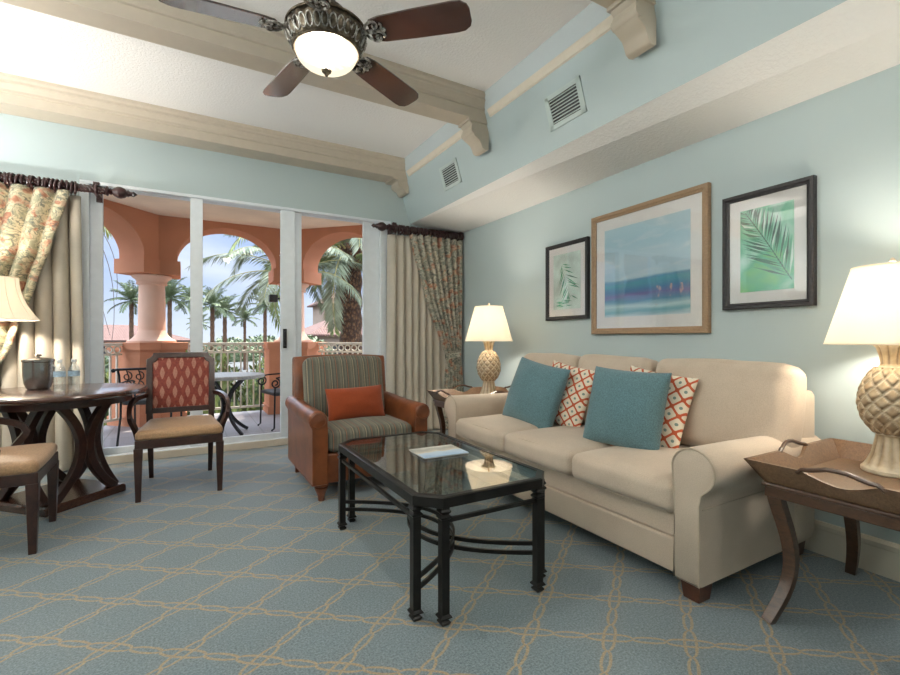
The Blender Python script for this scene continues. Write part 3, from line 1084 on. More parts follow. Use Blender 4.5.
# throw pillows: local xz plane faces -y, spin to face the room
def throw(name, label, loc, size, thick, mat, yaw, lean, roll=0.0, group=None, seed=0.0, pipe=None):
    o = MB().pillow(size[0], size[1], thick, seed=seed).build(name, mat)
    o.rotation_mode = 'XYZ'
    Rm = Matrix.Rotation(yaw, 4, 'Z') @ Matrix.Rotation(lean, 4, 'X') @ Matrix.Rotation(roll, 4, 'Y')
    o.matrix_world = Matrix.Translation(loc) @ Rm
    tag(o, label, 'cushion', group)
    return o
YW = -PI / 2
throw('throw_pillow', 'teal linen throw pillow at the window end of the sofa', (2.205, 2.60, 0.695), (0.50, 0.48), 0.19, M['teal'], YW + 0.10, math.radians(-17), math.radians(9), 'teal sofa pillows', 1.3)
throw('throw_pillow', 'teal linen throw pillow on the middle seat, the larger looking teal one', (2.17, 1.775, 0.70), (0.47, 0.46), 0.19, M['teal'], YW + 0.16, math.radians(-15), math.radians(2), 'teal sofa pillows', 4.1)
throw('throw_pillow', 'coral lattice print pillow behind the teal pillow at the window end', (2.345, 2.43, 0.695), (0.43, 0.45), 0.11, M['lattice'], YW + 0.05, math.radians(-16), math.radians(8), 'coral lattice sofa pillows', 2.2)
throw('throw_pillow', 'coral lattice print pillow behind the teal pillow on the middle seat', (2.31, 1.70, 0.695), (0.43, 0.45), 0.11, M['lattice'], YW + 0.05, math.radians(-16), math.radians(7), 'coral lattice sofa pillows', 6.6)

# ------------------------------------------------------------------ armchair
ac = thing('armchair', 'cognac leather armchair with striped cushions in front of the window', 'armchair', (1.145, 3.53, 0))
mb = MB()
mb.b2((-0.335, -0.425, 0.115), (0.335, 0.40, 0.315))
mb.build('seat_frame', M['leather'], ac, bevel=0.012, seg=3)
for sg in (-1, 1):
    xc = sg * 0.375
    prof = [(-0.05, 0.115), (0.05, 0.115), (0.05, 0.45), (0.053, 0.50)]
    for i in range(13):
        a_ = math.radians(-40 + 215 * i / 12)
        prof.append((0.012 + 0.062 * math.cos(a_), 0.552 + 0.062 * math.sin(a_)))
    prof += [(-0.05, 0.49)]
    prof = [(xc + sg * x, z) for x, z in prof]
    mb = MB()
    rings = []
    for y, k in ((-0.45, 0.97), (-0.442, 0.995), (-0.43, 1.0), (-0.1, 1.0), (0.2, 1.0), (0.40, 1.0)):
        dz = 0.02 * max(0, (y + 0.1)) / 0.5
        rings.append([(xc + (x - xc) * k, y, 0.35 + (z - 0.35) * k + (dz if z > 0.45 else 0)) for x, z in prof])
    a_ = mb.loft(rings).build('arm', M['leather'], ac, angle=50)
    mb = MB()
    mb.lathe([(0.056, 0), (0.056, 0.006), (0.048, 0.012), (0.0455, 0.008), (0.03, 0.010), (0.012, 0.014), (0.001, 0.015)], n=24)
    o = mb.build('scroll_disc', M['leather'], a_)
    o.location = (xc + sg * 0.012, -0.448, 0.552)
    o.rotation_euler = (PI / 2, 0, 0)
    mb = MB()
    for x0 in (xc - sg * 0.048, xc + sg * 0.048):
        mb.tube([(x0, -0.446, 0.12 + 0.38 * k / 6) for k in range(7)], 0.004, 6)
    mb.tube([(xc + sg * 0.052, -0.44 + 0.82 * k / 6, 0.125) for k in range(7)], 0.004, 6)
    mb.build('welt', M['leather'], a_)
# leaning back with a gently crowned top
mb = MB()
rings = []
for i in range(13):
    u = -1 + 2 * i / 12
    x = 0.392 * u
    top = 0.965 - 0.018 * u * u
    rings.append([(x, 0.36, 0.20), (x, 0.245, 0.30), (x, 0.33, top - 0.02), (x, 0.345, top), (x, 0.395, top), (x, 0.415, top - 0.02), (x, 0.40, 0.20)])
mb.loft(rings)
mb.build('back', M['leather'], ac, angle=30, bevel=0.008)
rb = Matrix.Rotation(math.radians(-11), 3, 'X')
MB().cushion((-0.012, 0.205, 0.70), (0.655, 0.15, 0.49), 0.05, (0.0, 0.035, 0.015), 18, rot=rb, wob=0.004, seed=9).build('back_cushion', M['stripe'], ac)
MB().cushion((0, -0.11, 0.395), (0.635, 0.66, 0.155), 0.045, (0, 0.006, 0.018), 18, wob=0.004, seed=11).build('seat_cushion', M['stripe'], ac)
for sg in (-1, 1):
    MB().lathe([(0.020, 0.0), (0.023, 0.012), (0.023, 0.03), (0.034, 0.06), (0.044, 0.082), (0.046, 0.09), (0.036, 0.096), (0.05, 0.102), (0.05, 0.118)], (sg * 0.355, -0.395, 0), 20).build('front_foot', M['chairfoot'], ac)
    MB().loft([[(sg * 0.355 + a * k, 0.345 + b * k + d, z) for a, b in ((-0.024, -0.024), (0.024, -0.024), (0.024, 0.024), (-0.024, 0.024))] for k, d, z in ((0.75, 0.03, 0.0), (1.0, 0.0, 0.12))]).build('rear_foot', M['chairfoot'], ac)
o = MB().pillow(0.47, 0.26, 0.15, 0.06, seed=8).build('lumbar_pillow', M['orange'])
o.matrix_world = Matrix.Translation((1.145, 3.475, 0.595)) @ Matrix.Rotation(math.radians(3), 4, 'Z') @ Matrix.Rotation(math.radians(-16), 4, 'X') @ Matrix.Rotation(math.radians(-1), 4, 'Y')
tag(o, 'burnt orange lumbar pillow on the striped leather armchair', 'cushion')

# ------------------------------------------------------------------ coffee table
CX, CY = 1.091, 2.112
HX, HY, CH = 0.334, 0.589, 0.088
ct = thing('coffee_table', 'black iron coffee table with a clear glass top and clipped corners', 'coffee table', (CX, CY, 0))
def octo(d, z, dz=0):
    hx, hy, c = HX - d, HY - d, CH - d * 0.42
    return [Vector(p) for p in ((-hx + c, -hy, z), (hx - c, -hy, z), (hx, -hy + c, z), (hx, hy - c, z), (hx - c, hy, z), (-hx + c, hy, z), (-hx, hy - c, z), (-hx, -hy + c, z))]
mb = MB()
mb.loft([octo(0.0, 0.452), octo(0.0, 0.490), octo(0.007, 0.4935), octo(0.030, 0.4935), octo(0.030, 0.480), octo(0.046, 0.480), octo(0.046, 0.452)], closed=True, cap=False)
mb.build('top_frame', M['iron'], ct, smooth=False)
mb = MB()
mb.loft([octo(0.0305, 0.4805), octo(0.0305, 0.4905)])
mb.build('glass_top', M['tglass'], ct, smooth=False)
legs = [(-HX + 0.018, -HY + CH + 0.012), (-HX + CH + 0.012, -HY + 0.018), (HX - CH - 0.012, -HY + 0.018), (HX - 0.018, -HY + CH + 0.012),
        (HX - 0.018, HY - CH - 0.012), (HX - CH - 0.012, HY - 0.018), (-HX + CH + 0.012, HY - 0.018), (-HX + 0.018, HY - CH - 0.012)]
for x, y in legs:
    mb = MB()
    def sq(h, z):
        return [(x - h, y - h, z), (x + h, y - h, z), (x + h, y + h, z), (x - h, y + h, z)]
    mb.loft([sq(0.013, 0), sq(0.020, 0.010), sq(0.020, 0.014), sq(0.013, 0.022), sq(0.024, 0.030), sq(0.024, 0.034), sq(0.0165, 0.044), sq(0.0165, 0.405), sq(0.022, 0.412), sq(0.022, 0.418), sq(0.014, 0.426), sq(0.021, 0.434), sq(0.021, 0.44), sq(0.0165, 0.446), sq(0.0165, 0.454)])
    mb.build('leg', M['iron'], ct, smooth=False)
mb = MB()
for (a, b) in ((1, 2), (3, 4), (5, 6), (7, 0)):
    p, q = legs[a], legs[b]
    mb.sweep([(p[0], p[1], 0.398), (q[0], q[1], 0.398)], rect(0.014, 0.016), up=(0, 0, 1))
mb.build('apron_bar', M['iron'], ct, smooth=False)
for sg in (-1, 1):
    for z in (0.115, 0.158):
        pts = []
        n = 28
        for i in range(n + 1):
            t = -1 + 2 * i / n
            yy = (HY - CH - 0.012) * t
            bow = 0.40 * (1 - abs(t) ** 2.2)
            pts.append((sg * (HX - 0.018 - bow), yy, z))
        MB().sweep(pts, rect(0.011, 0.018), up=(0, 0, 1)).build('stretcher', M['iron'], ct, angle=50)
t = thing('magazine', 'pale blue travel brochure lying on the glass coffee table', 'magazine', (1.163, 2.15, 0.4935), math.radians(88))
MB().b2((-0.10, -0.127, 0.0005), (0.10, 0.127, 0.006)).build('pages', M['paper'], t, smooth=False)
MB().b2((-0.102, -0.129, 0.006), (0.102, 0.129, 0.0072)).build('cover', M['cover'], t, smooth=False)

# ------------------------------------------------------------------ dining chairs
def make_chair(label):
    t = thing('dining_chair', label, 'dining chair', (0, 0, 0), 0, 'dining chairs')
    mb = MB()
    mb.loft([[(-0.265, -0.295, z), (0.265, -0.295, z), (0.222, 0.29, z), (-0.222, 0.29, z)] for z in (0.355, 0.415)])
    mb.build('seat_rail', M['darkwood'], t, bevel=0.005)
    mb = MB()
    n = 16
    A = {}
    rings = []
    for k, z0 in ((0.985, 0.412), (1.0, 0.43), (0.985, 0.448)):
        pass
    mb.cushion((0, -0.005, 0.44), (0.53, 0.575, 0.07), 0.028, (0.008, 0.008, 0.022), 18, wob=0.002, seed=3)
    for v in mb.bm.verts:
        v.co.x *= 1.0 - 0.16 * (v.co.y + 0.29) / 0.58
    mb.build('seat_cushion', M['seatgold'], t)
    for sg in (-1, 1):
        MB().loft([[(sg * 0.245 + a * k, -0.272 + b * k, z) for a, b in ((-0.026, -0.026), (0.026, -0.026), (0.026, 0.026), (-0.026, 0.026))] for k, z in ((0.62, 0.0), (1.0, 0.36))]).build('front_leg', M['darkwood'], t, bevel=0.003)
        # rear leg runs up into the back stile
        pts = [(sg * 0.205, 0.335, 0.0), (sg * 0.208, 0.29, 0.22), (sg * 0.212, 0.272, 0.42), (sg * 0.215, 0.29, 0.62), (sg * 0.218, 0.335, 0.80), (sg * 0.219, 0.372, 0.925)]
        MB().sweep(pts, rect(0.042, 0.042), up=(0, 1, 0), scales=[0.72, 0.9, 1, 1, 1, 1]).build('rear_leg', M['darkwood'], t, bevel=0.003)
        arm = bez((sg * 0.225, 0.30, 0.655), (sg * 0.285, 0.20, 0.665), (sg * 0.318, 0.05, 0.645), (sg * 0.312, -0.085, 0.60), 10)
        arm += [Vector((sg * 0.308, -0.125, 0.578))] + bez((sg * 0.303, -0.145, 0.545), (sg * 0.292, -0.13, 0.50), (sg * 0.272, -0.06, 0.46), (sg * 0.263, -0.085, 0.375), 8)
        MB().sweep(arm, rect(0.036, 0.028), up=(sg * 1, 0.25, 0.15), scales=[0.8] + [1] * (len(arm) - 2) + [0.9]).build('arm', M['darkwood'], t, angle=55, bevel=0.003)
    # back frame with notched upper corners, leaning back
    def lean(x, z, y):
        return (x, 0.270 + y + 0.10 * max(0, (z - 0.42) / 0.51) ** 1.35, z)
    def outline(w, z0, z1, c):
        pts = [(-w, z0), (w, z0), (w, z1 - c * 1.15)]
        for i in range(1, 6):
            a_ = PI / 2 * i / 6
            pts.append((w - c + c * math.cos(PI / 2 * i / 6) * 0 - c * 0 + c * (1 - math.sin(a_)), z1 - c * math.cos(a_)))
        pts += [(w - c, z1), (-w + c, z1)]
        for i in range(5, 0, -1):
            a_ = PI / 2 * i / 6
            pts.append((-w + c - c * (1 - math.sin(a_)), z1 - c * math.cos(a_)))
        pts += [(-w, z1 - c * 1.15)]
        return pts
    mb = MB()
    o_ = outline(0.240, 0.515, 0.985, 0.045)
    i_ = outline(0.198, 0.555, 0.945, 0.036)
    loop = [[lean(x, z, y) for x, z in pp] for pp, y in ((o_, -0.02), (o_, 0.022), (i_, 0.022), (i_, -0.02))]
    mb.loft(loop, closed=True, cap=False)
    mb.build('back_frame', M['darkwood'], t, smooth=False, bevel=0.004)
    mb = MB()
    ip = outline(0.200, 0.553, 0.947, 0.036)
    cx, cz = 0, 0.75
    for sgn, yy in ((1, -0.012), (1, 0.014)):
        rings = []
        for k in (1.0, 0.9, 0.7, 0.4, 0.02):
            rings.append([lean(cx + (x - cx) * k, cz + (z - cz) * k, yy + (-0.016 if yy < 0 else 0.010) * (1 - k ** 3)) for x, z in ip])
        mb.loft(rings, cap=True)
    pn = mb.build('back_panel', M['redpanel'], t, angle=60)
    return t
ch1 = make_chair('dark wood armchair with a red diamond fabric back beside the sliding door')
ch1.location = (-0.04, 3.985, 0)
ch2 = copy_tree(ch1)
ch2.location = (-0.965, 3.33, 0)
ch2.rotation_euler = (0, 0, math.radians(92))
ch2['label'] = 'dark wood armchair in front of the round table, showing only gold seat and legs'

# ------------------------------------------------------------------ dining table
TX, TY = -0.755, 4.045
dt = thing('dining_table', 'round dark wood pedestal table holding the ice bucket', 'dining table', (TX, TY, 0))
MB().lathe([(0.001, 0.705), (0.45, 0.705), (0.485, 0.712), (0.50, 0.722), (0.502, 0.735), (0.498, 0.745), (0.49, 0.748), (0.001, 0.748)], n=72).build('table_top', M['tablewood'], dt, angle=30)
MB().lathe([(0.40, 0.66), (0.41, 0.66), (0.41, 0.706), (0.40, 0.706)], n=64, cap=False).build('apron', M['darkwood'], dt)
mb = MB()
S = 0.372
mb.loft([[(S * k * c_, S * k * s_, z) for c_, s_ in ((1, 0), (0, 1), (-1, 0), (0, -1))] for k, z in ((1.0, 0.0), (1.0, 0.042), (0.965, 0.055))])
mb.build('plinth', M['tablewood'], dt, bevel=0.004)
for k in range(4):
    P = Vector((0.315 * math.cos(PI / 2 * k), 0.315 * math.sin(PI / 2 * k), 0))
    Q = Vector((0.315 * math.cos(PI / 2 * (k + 1)), 0.315 * math.sin(PI / 2 * (k + 1)), 0))
    for A_, B_ in ((P, Q), (Q, P)):
        mid = (A_ + B_) / 2
        fd = (B_ - A_).normalized()
        A2 = A_ + fd * 0.02
        pts = []
        for i in range(25):
            t_ = i / 24
            q = A2 + (mid - fd * 0.024 - A2) * (1 - abs(2 * t_ - 1) ** 2.0)
            pts.append(Vector((q.x, q.y, 0.05 + 0.66 * t_)))
        MB().sweep(pts, rect(0.050, 0.046), up=(-fd.y, fd.x, 0)).build('curved_leg', M['darkwood'], dt, angle=50, bevel=0.004)
t = thing('ice_bucket', 'steel ice bucket with a lid and side handles on the round table', 'ice bucket', (-0.905, 4.225, 0.748))
MB().lathe([(0.001, 0.0), (0.058, 0.0), (0.066, 0.006), (0.078, 0.04), (0.084, 0.09), (0.085, 0.185), (0.089, 0.19), (0.089, 0.197), (0.001, 0.197)], n=36).build('body', M['steel'], t, angle=30)
mb = MB().lathe([(0.09, 0.197), (0.09, 0.204), (0.07, 0.212), (0.03, 0.219), (0.001, 0.221)], n=36)
lid = mb.build('lid', M['steel'], t, angle=40)
MB().lathe([(0.007, 0.218), (0.007, 0.226), (0.018, 0.230), (0.019, 0.238), (0.012, 0.244), (0.001, 0.245)], n=18).build('knob', M['steel'], lid)
for sg in (-1, 1):
    d_ = Vector((math.cos(0.5), -math.sin(0.5), 0)) * sg
    MB().tube([d_ * r + Vector((0, 0, z)) for r, z in ((0.082, 0.17), (0.10, 0.168), (0.108, 0.15), (0.106, 0.11), (0.09, 0.06), (0.076, 0.045))], 0.005, 8).build('handle', M['steel'], t)
def bottle(loc, label):
    t = thing('water_bottle', label, 'water bottle', loc, 0, 'water bottles on the round table')
    MB().lathe([(0.001, 0.003), (0.028, 0.0), (0.032, 0.006), (0.032, 0.085), (0.0305, 0.09), (0.032, 0.095), (0.032, 0.135), (0.027, 0.158), (0.015, 0.178), (0.0125, 0.185), (0.0125, 0.196)], n=24).build('body', M['bglass'], t)
    MB().lathe([(0.001, 0.212), (0.0135, 0.212), (0.0145, 0.208), (0.0145, 0.193), (0.0125, 0.193)], n=18).build('cap', M['cap'], t)
    MB().lathe([(0.0325, 0.098), (0.0328, 0.098), (0.0328, 0.133), (0.0325, 0.133)], n=24, cap=False).build('label_band', M['label'], t)
bottle((-0.735, 3.93, 0.748), 'clear water bottle in front of the ice bucket, the one nearer the bucket')
bottle((-0.665, 3.96, 0.748), 'clear water bottle farther from the ice bucket, toward the red chair')

# ------------------------------------------------------------------ tray end tables
def end_table(loc, label, rot=0.0):
    t = thing('end_table', label, 'end table', loc, rot, 'tray-top end tables')
    hx, hy = 0.335, 0.255         # half size of the stand
    mb = MB()
    mb.b2((-hx, -hy, 0.475), (hx, hy, 0.515)).b2((-hx - 0.008, -hy - 0.008, 0.515), (hx + 0.008, hy + 0.008, 0.53))
    mb.build('stand_frame', M['endwood'], t, bevel=0.004)
    for sx in (-1, 1):
        for sy in (-1, 1):
            pts = []
            for i in range(15):
                z = 0.49 * i / 14
                f = z / 0.49
                b = 0.042 * math.sin(PI * f ** 0.85) ** 1.3 - 0.022 * (1 - f) ** 2.5
                k_ = (1 - f) ** 2.5
                pts.append((sx * (hx - 0.026 - b + 0.045 * k_), sy * (hy - 0.028 - b - 0.025 * k_), z))
            MB().sweep(pts, rect(0.042, 0.050), up=(0, 1, 0), scales=[0.78 + 0.22 * i / 14 for i in range(15)]).build('leg', M['endwood'], t, angle=50, bevel=0.003)
    # flared tray
    tray = MB().b2((-hx + 0.01, -hy + 0.01, 0.53), (hx - 0.01, hy - 0.01, 0.542)).build('tray_bottom', M['traywood'], t, smooth=False)
    FL, Hh, th = 0.052, 0.085, 0.014
    def side(p, q, nrm, L_):
        # board in the local frame: s along p->q, flared outwards, with a dip for the hand grip
        p, q, nrm = Vector(p), Vector(q), Vector(nrm)
        d = (q - p).normalized()
        n = 40
        rings = []
        for i in range(n + 1):
            s_ = L_ * (i / n - 0.5)
            dip = 0.0
            if abs(s_) < 0.10:
                dip = 0.038 * (0.5 + 0.5 * math.cos(PI * s_ / 0.10)) ** 0.6
            h = Hh - dip
            m_ = (p + q) / 2
            def pt(zf, off):
                # flare lengthens the board towards the rim
                k = (L_ / 2 + FL * zf / 1.0) / (L_ / 2)
                return m_ + d * s_ * k + nrm * (FL * zf + off) + Vector((0, 0, 0.532 + Hh * zf))
            zf = h / Hh
            rings.append([pt(0, 0), pt(zf, 0), pt(zf, -th), pt(0, -th)])
        mb = MB().loft(rings)
        s_o = mb.build('tray_side', M['traywood'], t, angle=40)
        m_ = (p + q) / 2 + nrm * (FL - th / 2) + Vector((0, 0, 0.532 + Hh))
        c = [m_ + d * s1 + nrm * a1 + Vector((0, 0, z1)) for s1, a1, z1 in ((-0.125, -0.004, -0.012), (-0.105, 0, 0.004), (-0.085, 0.004, 0.006), (-0.06, 0.010, 0.014), (-0.03, 0.014, 0.024), (0, 0.015, 0.026), (0.03, 0.014, 0.024), (0.06, 0.010, 0.014), (0.085, 0.004, 0.006), (0.105, 0, 0.004), (0.125, -0.004, -0.012))]
        MB().tube(c, 0.0085, 8).build('handle', M['endwood'], s_o)
    side((-hx, -hy, 0), (-hx, hy, 0), (-1, 0, 0), 2 * hy)
    side((hx, -hy, 0), (hx, hy, 0), (1, 0, 0), 2 * hy)
    side((-hx, hy, 0), (hx, hy, 0), (0, 1, 0), 2 * hx)
    side((-hx, -hy, 0), (hx, -hy, 0), (0, -1, 0), 2 * hx)
    return t
end_table((2.33, 0.705, 0), 'walnut tray-top end table at the near end of the sofa')
end_table((2.33, 3.52, 0), 'walnut tray-top end table between the sofa and the window curtains')

# ------------------------------------------------------------------ pineapple table lamps
def pine_body(mb):
    nu, nv = 120, 72
    rows = []
    for j in range(nv + 1):
        f = j / nv
        z = 0.155 + 0.255 * f
        r = 0.104 * math.sin(PI * (0.10 + 0.80 * f ** 0.92)) ** 0.62
        row = []
        for i in range(nu):
            th_ = 2 * PI * i / nu
            a_ = th_ * 11 / (2 * PI) + f * 4.2
            b_ = th_ * 11 / (2 * PI) - f * 4.2
            da = abs((a_ % 1) - 0.5) * 2
            db = abs((b_ % 1) - 0.5) * 2
            edge = max(da, db)
            dd = 0.0085 * (1 - edge ** 3) * (1.25 - 0.5 * (((a_ % 1) - 0.5) - ((b_ % 1) - 0.5)))
            row.append((( r + dd) * math.cos(th_), (r + dd) * math.sin(th_), z - 0.004 * (1 - edge)))
        rows.append(row)
    mb.loft(rows)
def fluted(mb, prof, n=72, fl=12, amp=0.006):
    mb.loft([[((r + amp * k * abs(math.cos(fl * PI * j / n))) * math.cos(2 * PI * j / n), (r + amp * k * abs(math.cos(fl * PI * j / n))) * math.sin(2 * PI * j / n), z) for j in range(n)] for r, z, k in prof])
def table_lamp(loc, label):
    t = thing('table_lamp', label, 'table lamp', loc, 0, 'pineapple table lamps')
    t.scale = (1.0, 1.0, 1.07)
    mb = MB().lathe([(0.096, 0.0), (0.10, 0.004), (0.10, 0.016), (0.094, 0.022), (0.001, 0.022)], n=40)
    mb.build('base_plate', M['resin'], t)
    mb = MB()
    fluted(mb, [(0.088, 0.022, 1), (0.080, 0.035, 1), (0.064, 0.07, 1), (0.053, 0.115, 1), (0.050, 0.14, 0.6), (0.052, 0.146, 0), (0.056, 0.150, 0), (0.052, 0.157, 0)])
    mb.build('stem', M['resin'], t, angle=60)
    mb = MB()
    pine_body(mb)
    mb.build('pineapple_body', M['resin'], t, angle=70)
    mb = MB()
    fluted(mb, [(0.040, 0.405, 0), (0.044, 0.410, 0), (0.040, 0.416, 0), (0.034, 0.425, 0.5), (0.036, 0.455, 1), (0.045, 0.485, 1), (0.062, 0.505, 1.4), (0.058, 0.507, 1), (0.02, 0.495, 0)], fl=9, amp=0.007)
    mb.build('leaf_collar', M['resin'], t, angle=60)
    MB().lathe([(0.006, 0.49), (0.006, 0.56), (0.014, 0.565), (0.014, 0.60), (0.001, 0.61)], n=12).build('stem_rod', M['brass'], t)
    sh = MB().lathe([(0.222, 0.500), (0.1305, 0.800), (0.1285, 0.800), (0.220, 0.500)], n=56, cap=False)
    s_ = sh.build('lamp_shade', M['shade'], t)
    MB().torus((0, 0, 0.801), 0.1295, 0.003, 'z', 40, 6).build('top_trim', M['shade'], s_)
    MB().torus((0, 0, 0.500), 0.221, 0.003, 'z', 48, 6).build('bottom_trim', M['shade'], s_)
    mb = MB()
    for k in range(3):
        a_ = 2 * PI * k / 3
        mb.tube([(0, 0, 0.80), (0.129 * math.cos(a_), 0.129 * math.sin(a_), 0.80)], 0.002, 5)
    mb.build('spider', M['brass'], s_)
    MB().lathe([(0.004, 0.796), (0.010, 0.806), (0.006, 0.812), (0.011, 0.822), (0.007, 0.832), (0.001, 0.836)], n=14).build('finial', M['resin'], t)
    point_light('bulb', (0, 0, 0.655), LAMP_W, WARM, 0.06, t)
    return t
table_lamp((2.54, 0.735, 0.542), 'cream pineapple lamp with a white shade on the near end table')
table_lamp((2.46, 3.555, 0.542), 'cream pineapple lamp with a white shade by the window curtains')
# cord coiled beside the far lamp
o = MB().tube([(2.40, 3.42, 0.547), (2.44, 3.36, 0.549), (2.52, 3.33, 0.56), (2.57, 3.345, 0.585), (2.58, 3.39, 0.59), (2.55, 3.41, 0.57), (2.50, 3.40, 0.548)], 0.006, 6).build('lamp_cord', M['steel'])
tag(o, 'loop of grey lamp cord on the far tray table behind the sofa arm', 'cord')

# floor lamp
fl = thing('floor_lamp', 'floor lamp with a cream bell shade in front of the tied curtain', 'floor lamp', (-1.195, 4.44, 0))
MB().lathe([(0.115, 0.0), (0.12, 0.006), (0.118, 0.016), (0.07, 0.026), (0.02, 0.034), (0.001, 0.036)], n=40).build('base', M['brass'], fl)
MB().lathe([(0.010, 0.03), (0.010, 0.6), (0.014, 0.605), (0.014, 0.62), (0.010, 0.625), (0.010, 1.28), (0.016, 1.285), (0.016, 1.33), (0.001, 1.335)], n=14).build('pole', M['brass'], fl)
prof = []
for i in range(15):
    f = i / 14
    prof.append((0.245 - 0.112 * (1 - (1 - f) ** 2.0), 1.235 + 0.30 * f))
sh = MB().lathe(prof + [(r - 0.002, z) for r, z in prof[::-1]], n=56, cap=False).build('lamp_shade', M['shade'], fl)
mb = MB()
mb.torus((0, 0, 1.535), 0.133, 0.003, 'z', 40, 6).torus((0, 0, 1.235), 0.245, 0.003, 'z', 48, 6)
for k in range(12):
    a_ = 2 * PI * (k + 0.35) / 12
    mb.tube([(r * math.cos(a_) * 1.003, r * math.sin(a_) * 1.003, z) for r, z in prof], 0.002, 5)
mb.build('shade_seam', M['shade'], sh)
mb = MB()
for k in range(3):
    a_ = 2 * PI * k / 3 + 0.3
    mb.tube([(0.0, 0.0, 1.50), (0.133 * math.cos(a_), 0.133 * math.sin(a_), 1.535)], 0.002, 5)
mb.tube([(0, 0, 1.32), (0.05, 0, 1.36), (0.05, 0, 1.46), (0, 0, 1.50)], 0.002, 5)
mb.build('harp', M['brass'], fl)
point_light('bulb', (0, 0, 1.385), LAMP_W * 2.0, WARM, 0.035, fl)

# ------------------------------------------------------------------ pictures
def picture(name, y0, y1, z0, z1, fw, fmat, matw, label, kind):
    yc, zc = (y0 + y1) / 2, (z0 + z1) / 2
    w, h = (y1 - y0), (z1 - z0)
    t = thing('framed_picture', label, 'picture', (XR(yc) - 0.002, yc, zc), WR, 'framed prints above the sofa')
    D = 0.034
    def rr(k, x):
        return [(x, -w / 2 + k, -h / 2 + k), (x, w / 2 - k, -h / 2 + k), (x, w / 2 - k, h / 2 - k), (x, -w / 2 + k, h / 2 - k)]
    MB().loft([rr(0, 0), rr(0, -D + 0.004), rr(0.004, -D), rr(fw * 0.55, -D), rr(fw * 0.7, -D + 0.007), rr(fw, -D + 0.010), rr(fw, 0)], closed=True, cap=False).build('frame', fmat, t, smooth=False)
    m_ = MB().b2((-0.014, -w / 2 + fw - 0.002, -h / 2 + fw - 0.002), (-0.004, w / 2 - fw + 0.002, h / 2 - fw + 0.002)).build('mat_board', M['mat'], t, smooth=False)
    aw, ah = w - 2 * (fw + matw), h - 2 * (fw + matw)
    if kind == 'ocean':
        MB().b2((-0.016, -aw / 2, -ah / 2), (-0.014, aw / 2, ah / 2)).build('print', M['ocean'], m_, smooth=False)
    else:
        mb = MB().b2((-0.016, -aw / 2, -ah / 2), (-0.014, aw / 2, ah / 2))
        rr_ = random.Random(3 if kind == 'a' else 8)
        def leaflet(p, q, wd, mi, lift):
            mb.mi = mi
            p, q = Vector((p[0], p[1])), Vector((q[0], q[1]))
            # keep inside the printed sheet
            lim = lambda v: Vector((max(-aw / 2 + 0.002, min(aw / 2 - 0.002, v.x)), max(-ah / 2 + 0.002, min(ah / 2 - 0.002, v.y))))
            d = q - p
            nn = Vector((-d.y, d.x)).normalized() * wd
            pts = [lim(p), lim(p + d * 0.45 + nn), lim(q), lim(p + d * 0.45 - nn)]
            mb.face([mb.bm.verts.new((-0.016 - lift, a.x, a.y)) for a in pts])
        if kind == 'a':
            # arching frond from the lower right corner to the upper left (seen from the room, +y is to the left)
            spine = [Vector((-aw / 2 + 0.01 + aw * 0.86 * s_ ** 0.95, -ah / 2 + 0.05 + ah * (0.86 * s_ - 0.0) - 0.10 * ah * math.sin(PI * s_) * -0.35)) for s_ in [i / 26 for i in range(27)]]
            for i in range(1, 26):
                b = spine[i]
                dr = (spine[i + 1] - spine[i - 1]).normalized()
                for sd in (-1, 1):
                    ln = aw * (0.72 + 0.12 * rr_.random()) * (1 - 0.35 * i / 26)
                    ang = sd * math.radians(33 + 9 * rr_.random())
                    v = Vector((dr.x * math.cos(ang) - dr.y * math.sin(ang), dr.x * math.sin(ang) + dr.y * math.cos(ang)))
                    leaflet(b, b + v * ln, 0.0062, rr_.choice((2, 2, 2, 3, 4)), 0.0002 + 0.00001 * i)
            for i in range(26):
                leaflet(spine[i] - (spine[i + 1] - spine[i]) * 0.3, spine[i + 1] + (spine[i + 1] - spine[i]) * 0.5, 0.004, 2, 0.0008)
        else:
            spine = [Vector((aw * (0.18 - 0.36 * s_), ah * (0.36 - 0.66 * s_))) for s_ in [i / 14 for i in range(15)]]
            for i in range(1, 14):
                b = spine[i]
                dr = (spine[i + 1] - spine[i - 1]).normalized()
                for sd in (-1, 1):
                    ln = aw * (0.44 + 0.16 * rr_.random()) * (0.5 + 0.5 * math.sin(PI * i / 14))
                    ang = sd * math.radians(38 + 20 * rr_.random())
                    v = Vector((dr.x * math.cos(ang) - dr.y * math.sin(ang), dr.x * math.sin(ang) + dr.y * math.cos(ang)))
                    leaflet(b, b + v * ln, 0.006, rr_.choice((2, 3, 4, 3)), 0.0002 + 0.00001 * i)
            for i in range(14):
                p = Vector((aw * (-0.32 + 0.5 * rr_.random()), -ah * (0.34 + 0.1 * rr_.random())))
                leaflet(p, p + Vector((0.10, 0.02 * (rr_.random() - 0.5))), 0.004, rr_.choice((3, 4)), 0.0006 + i * 0.00001)
        mb.mi = 0
        bm_mats = [M['wash'] if kind == 'a' else M['washlight'], M['wash'], M['inkgreen'], M['midgreen'], M['paleleaf']]
        mb.build('print', bm_mats, m_, smooth=False)
    MB().b2((-0.022, -w / 2 + fw * 0.8, -h / 2 + fw * 0.8), (-0.020, w / 2 - fw * 0.8, h / 2 - fw * 0.8)).build('glazing', M['aglass'], t, smooth=False)
    return t
picture('a', 1.667, 2.650, 1.134, 2.072, 0.045, M['tanframe'], 0.085, 'large ocean print in a driftwood frame, the middle picture', 'ocean')
picture('b', 1.106, 1.580, 1.270, 1.940, 0.036, M['blackframe'], 0.062, 'black framed bold green palm frond print nearest the bright end table lamp', 'a')
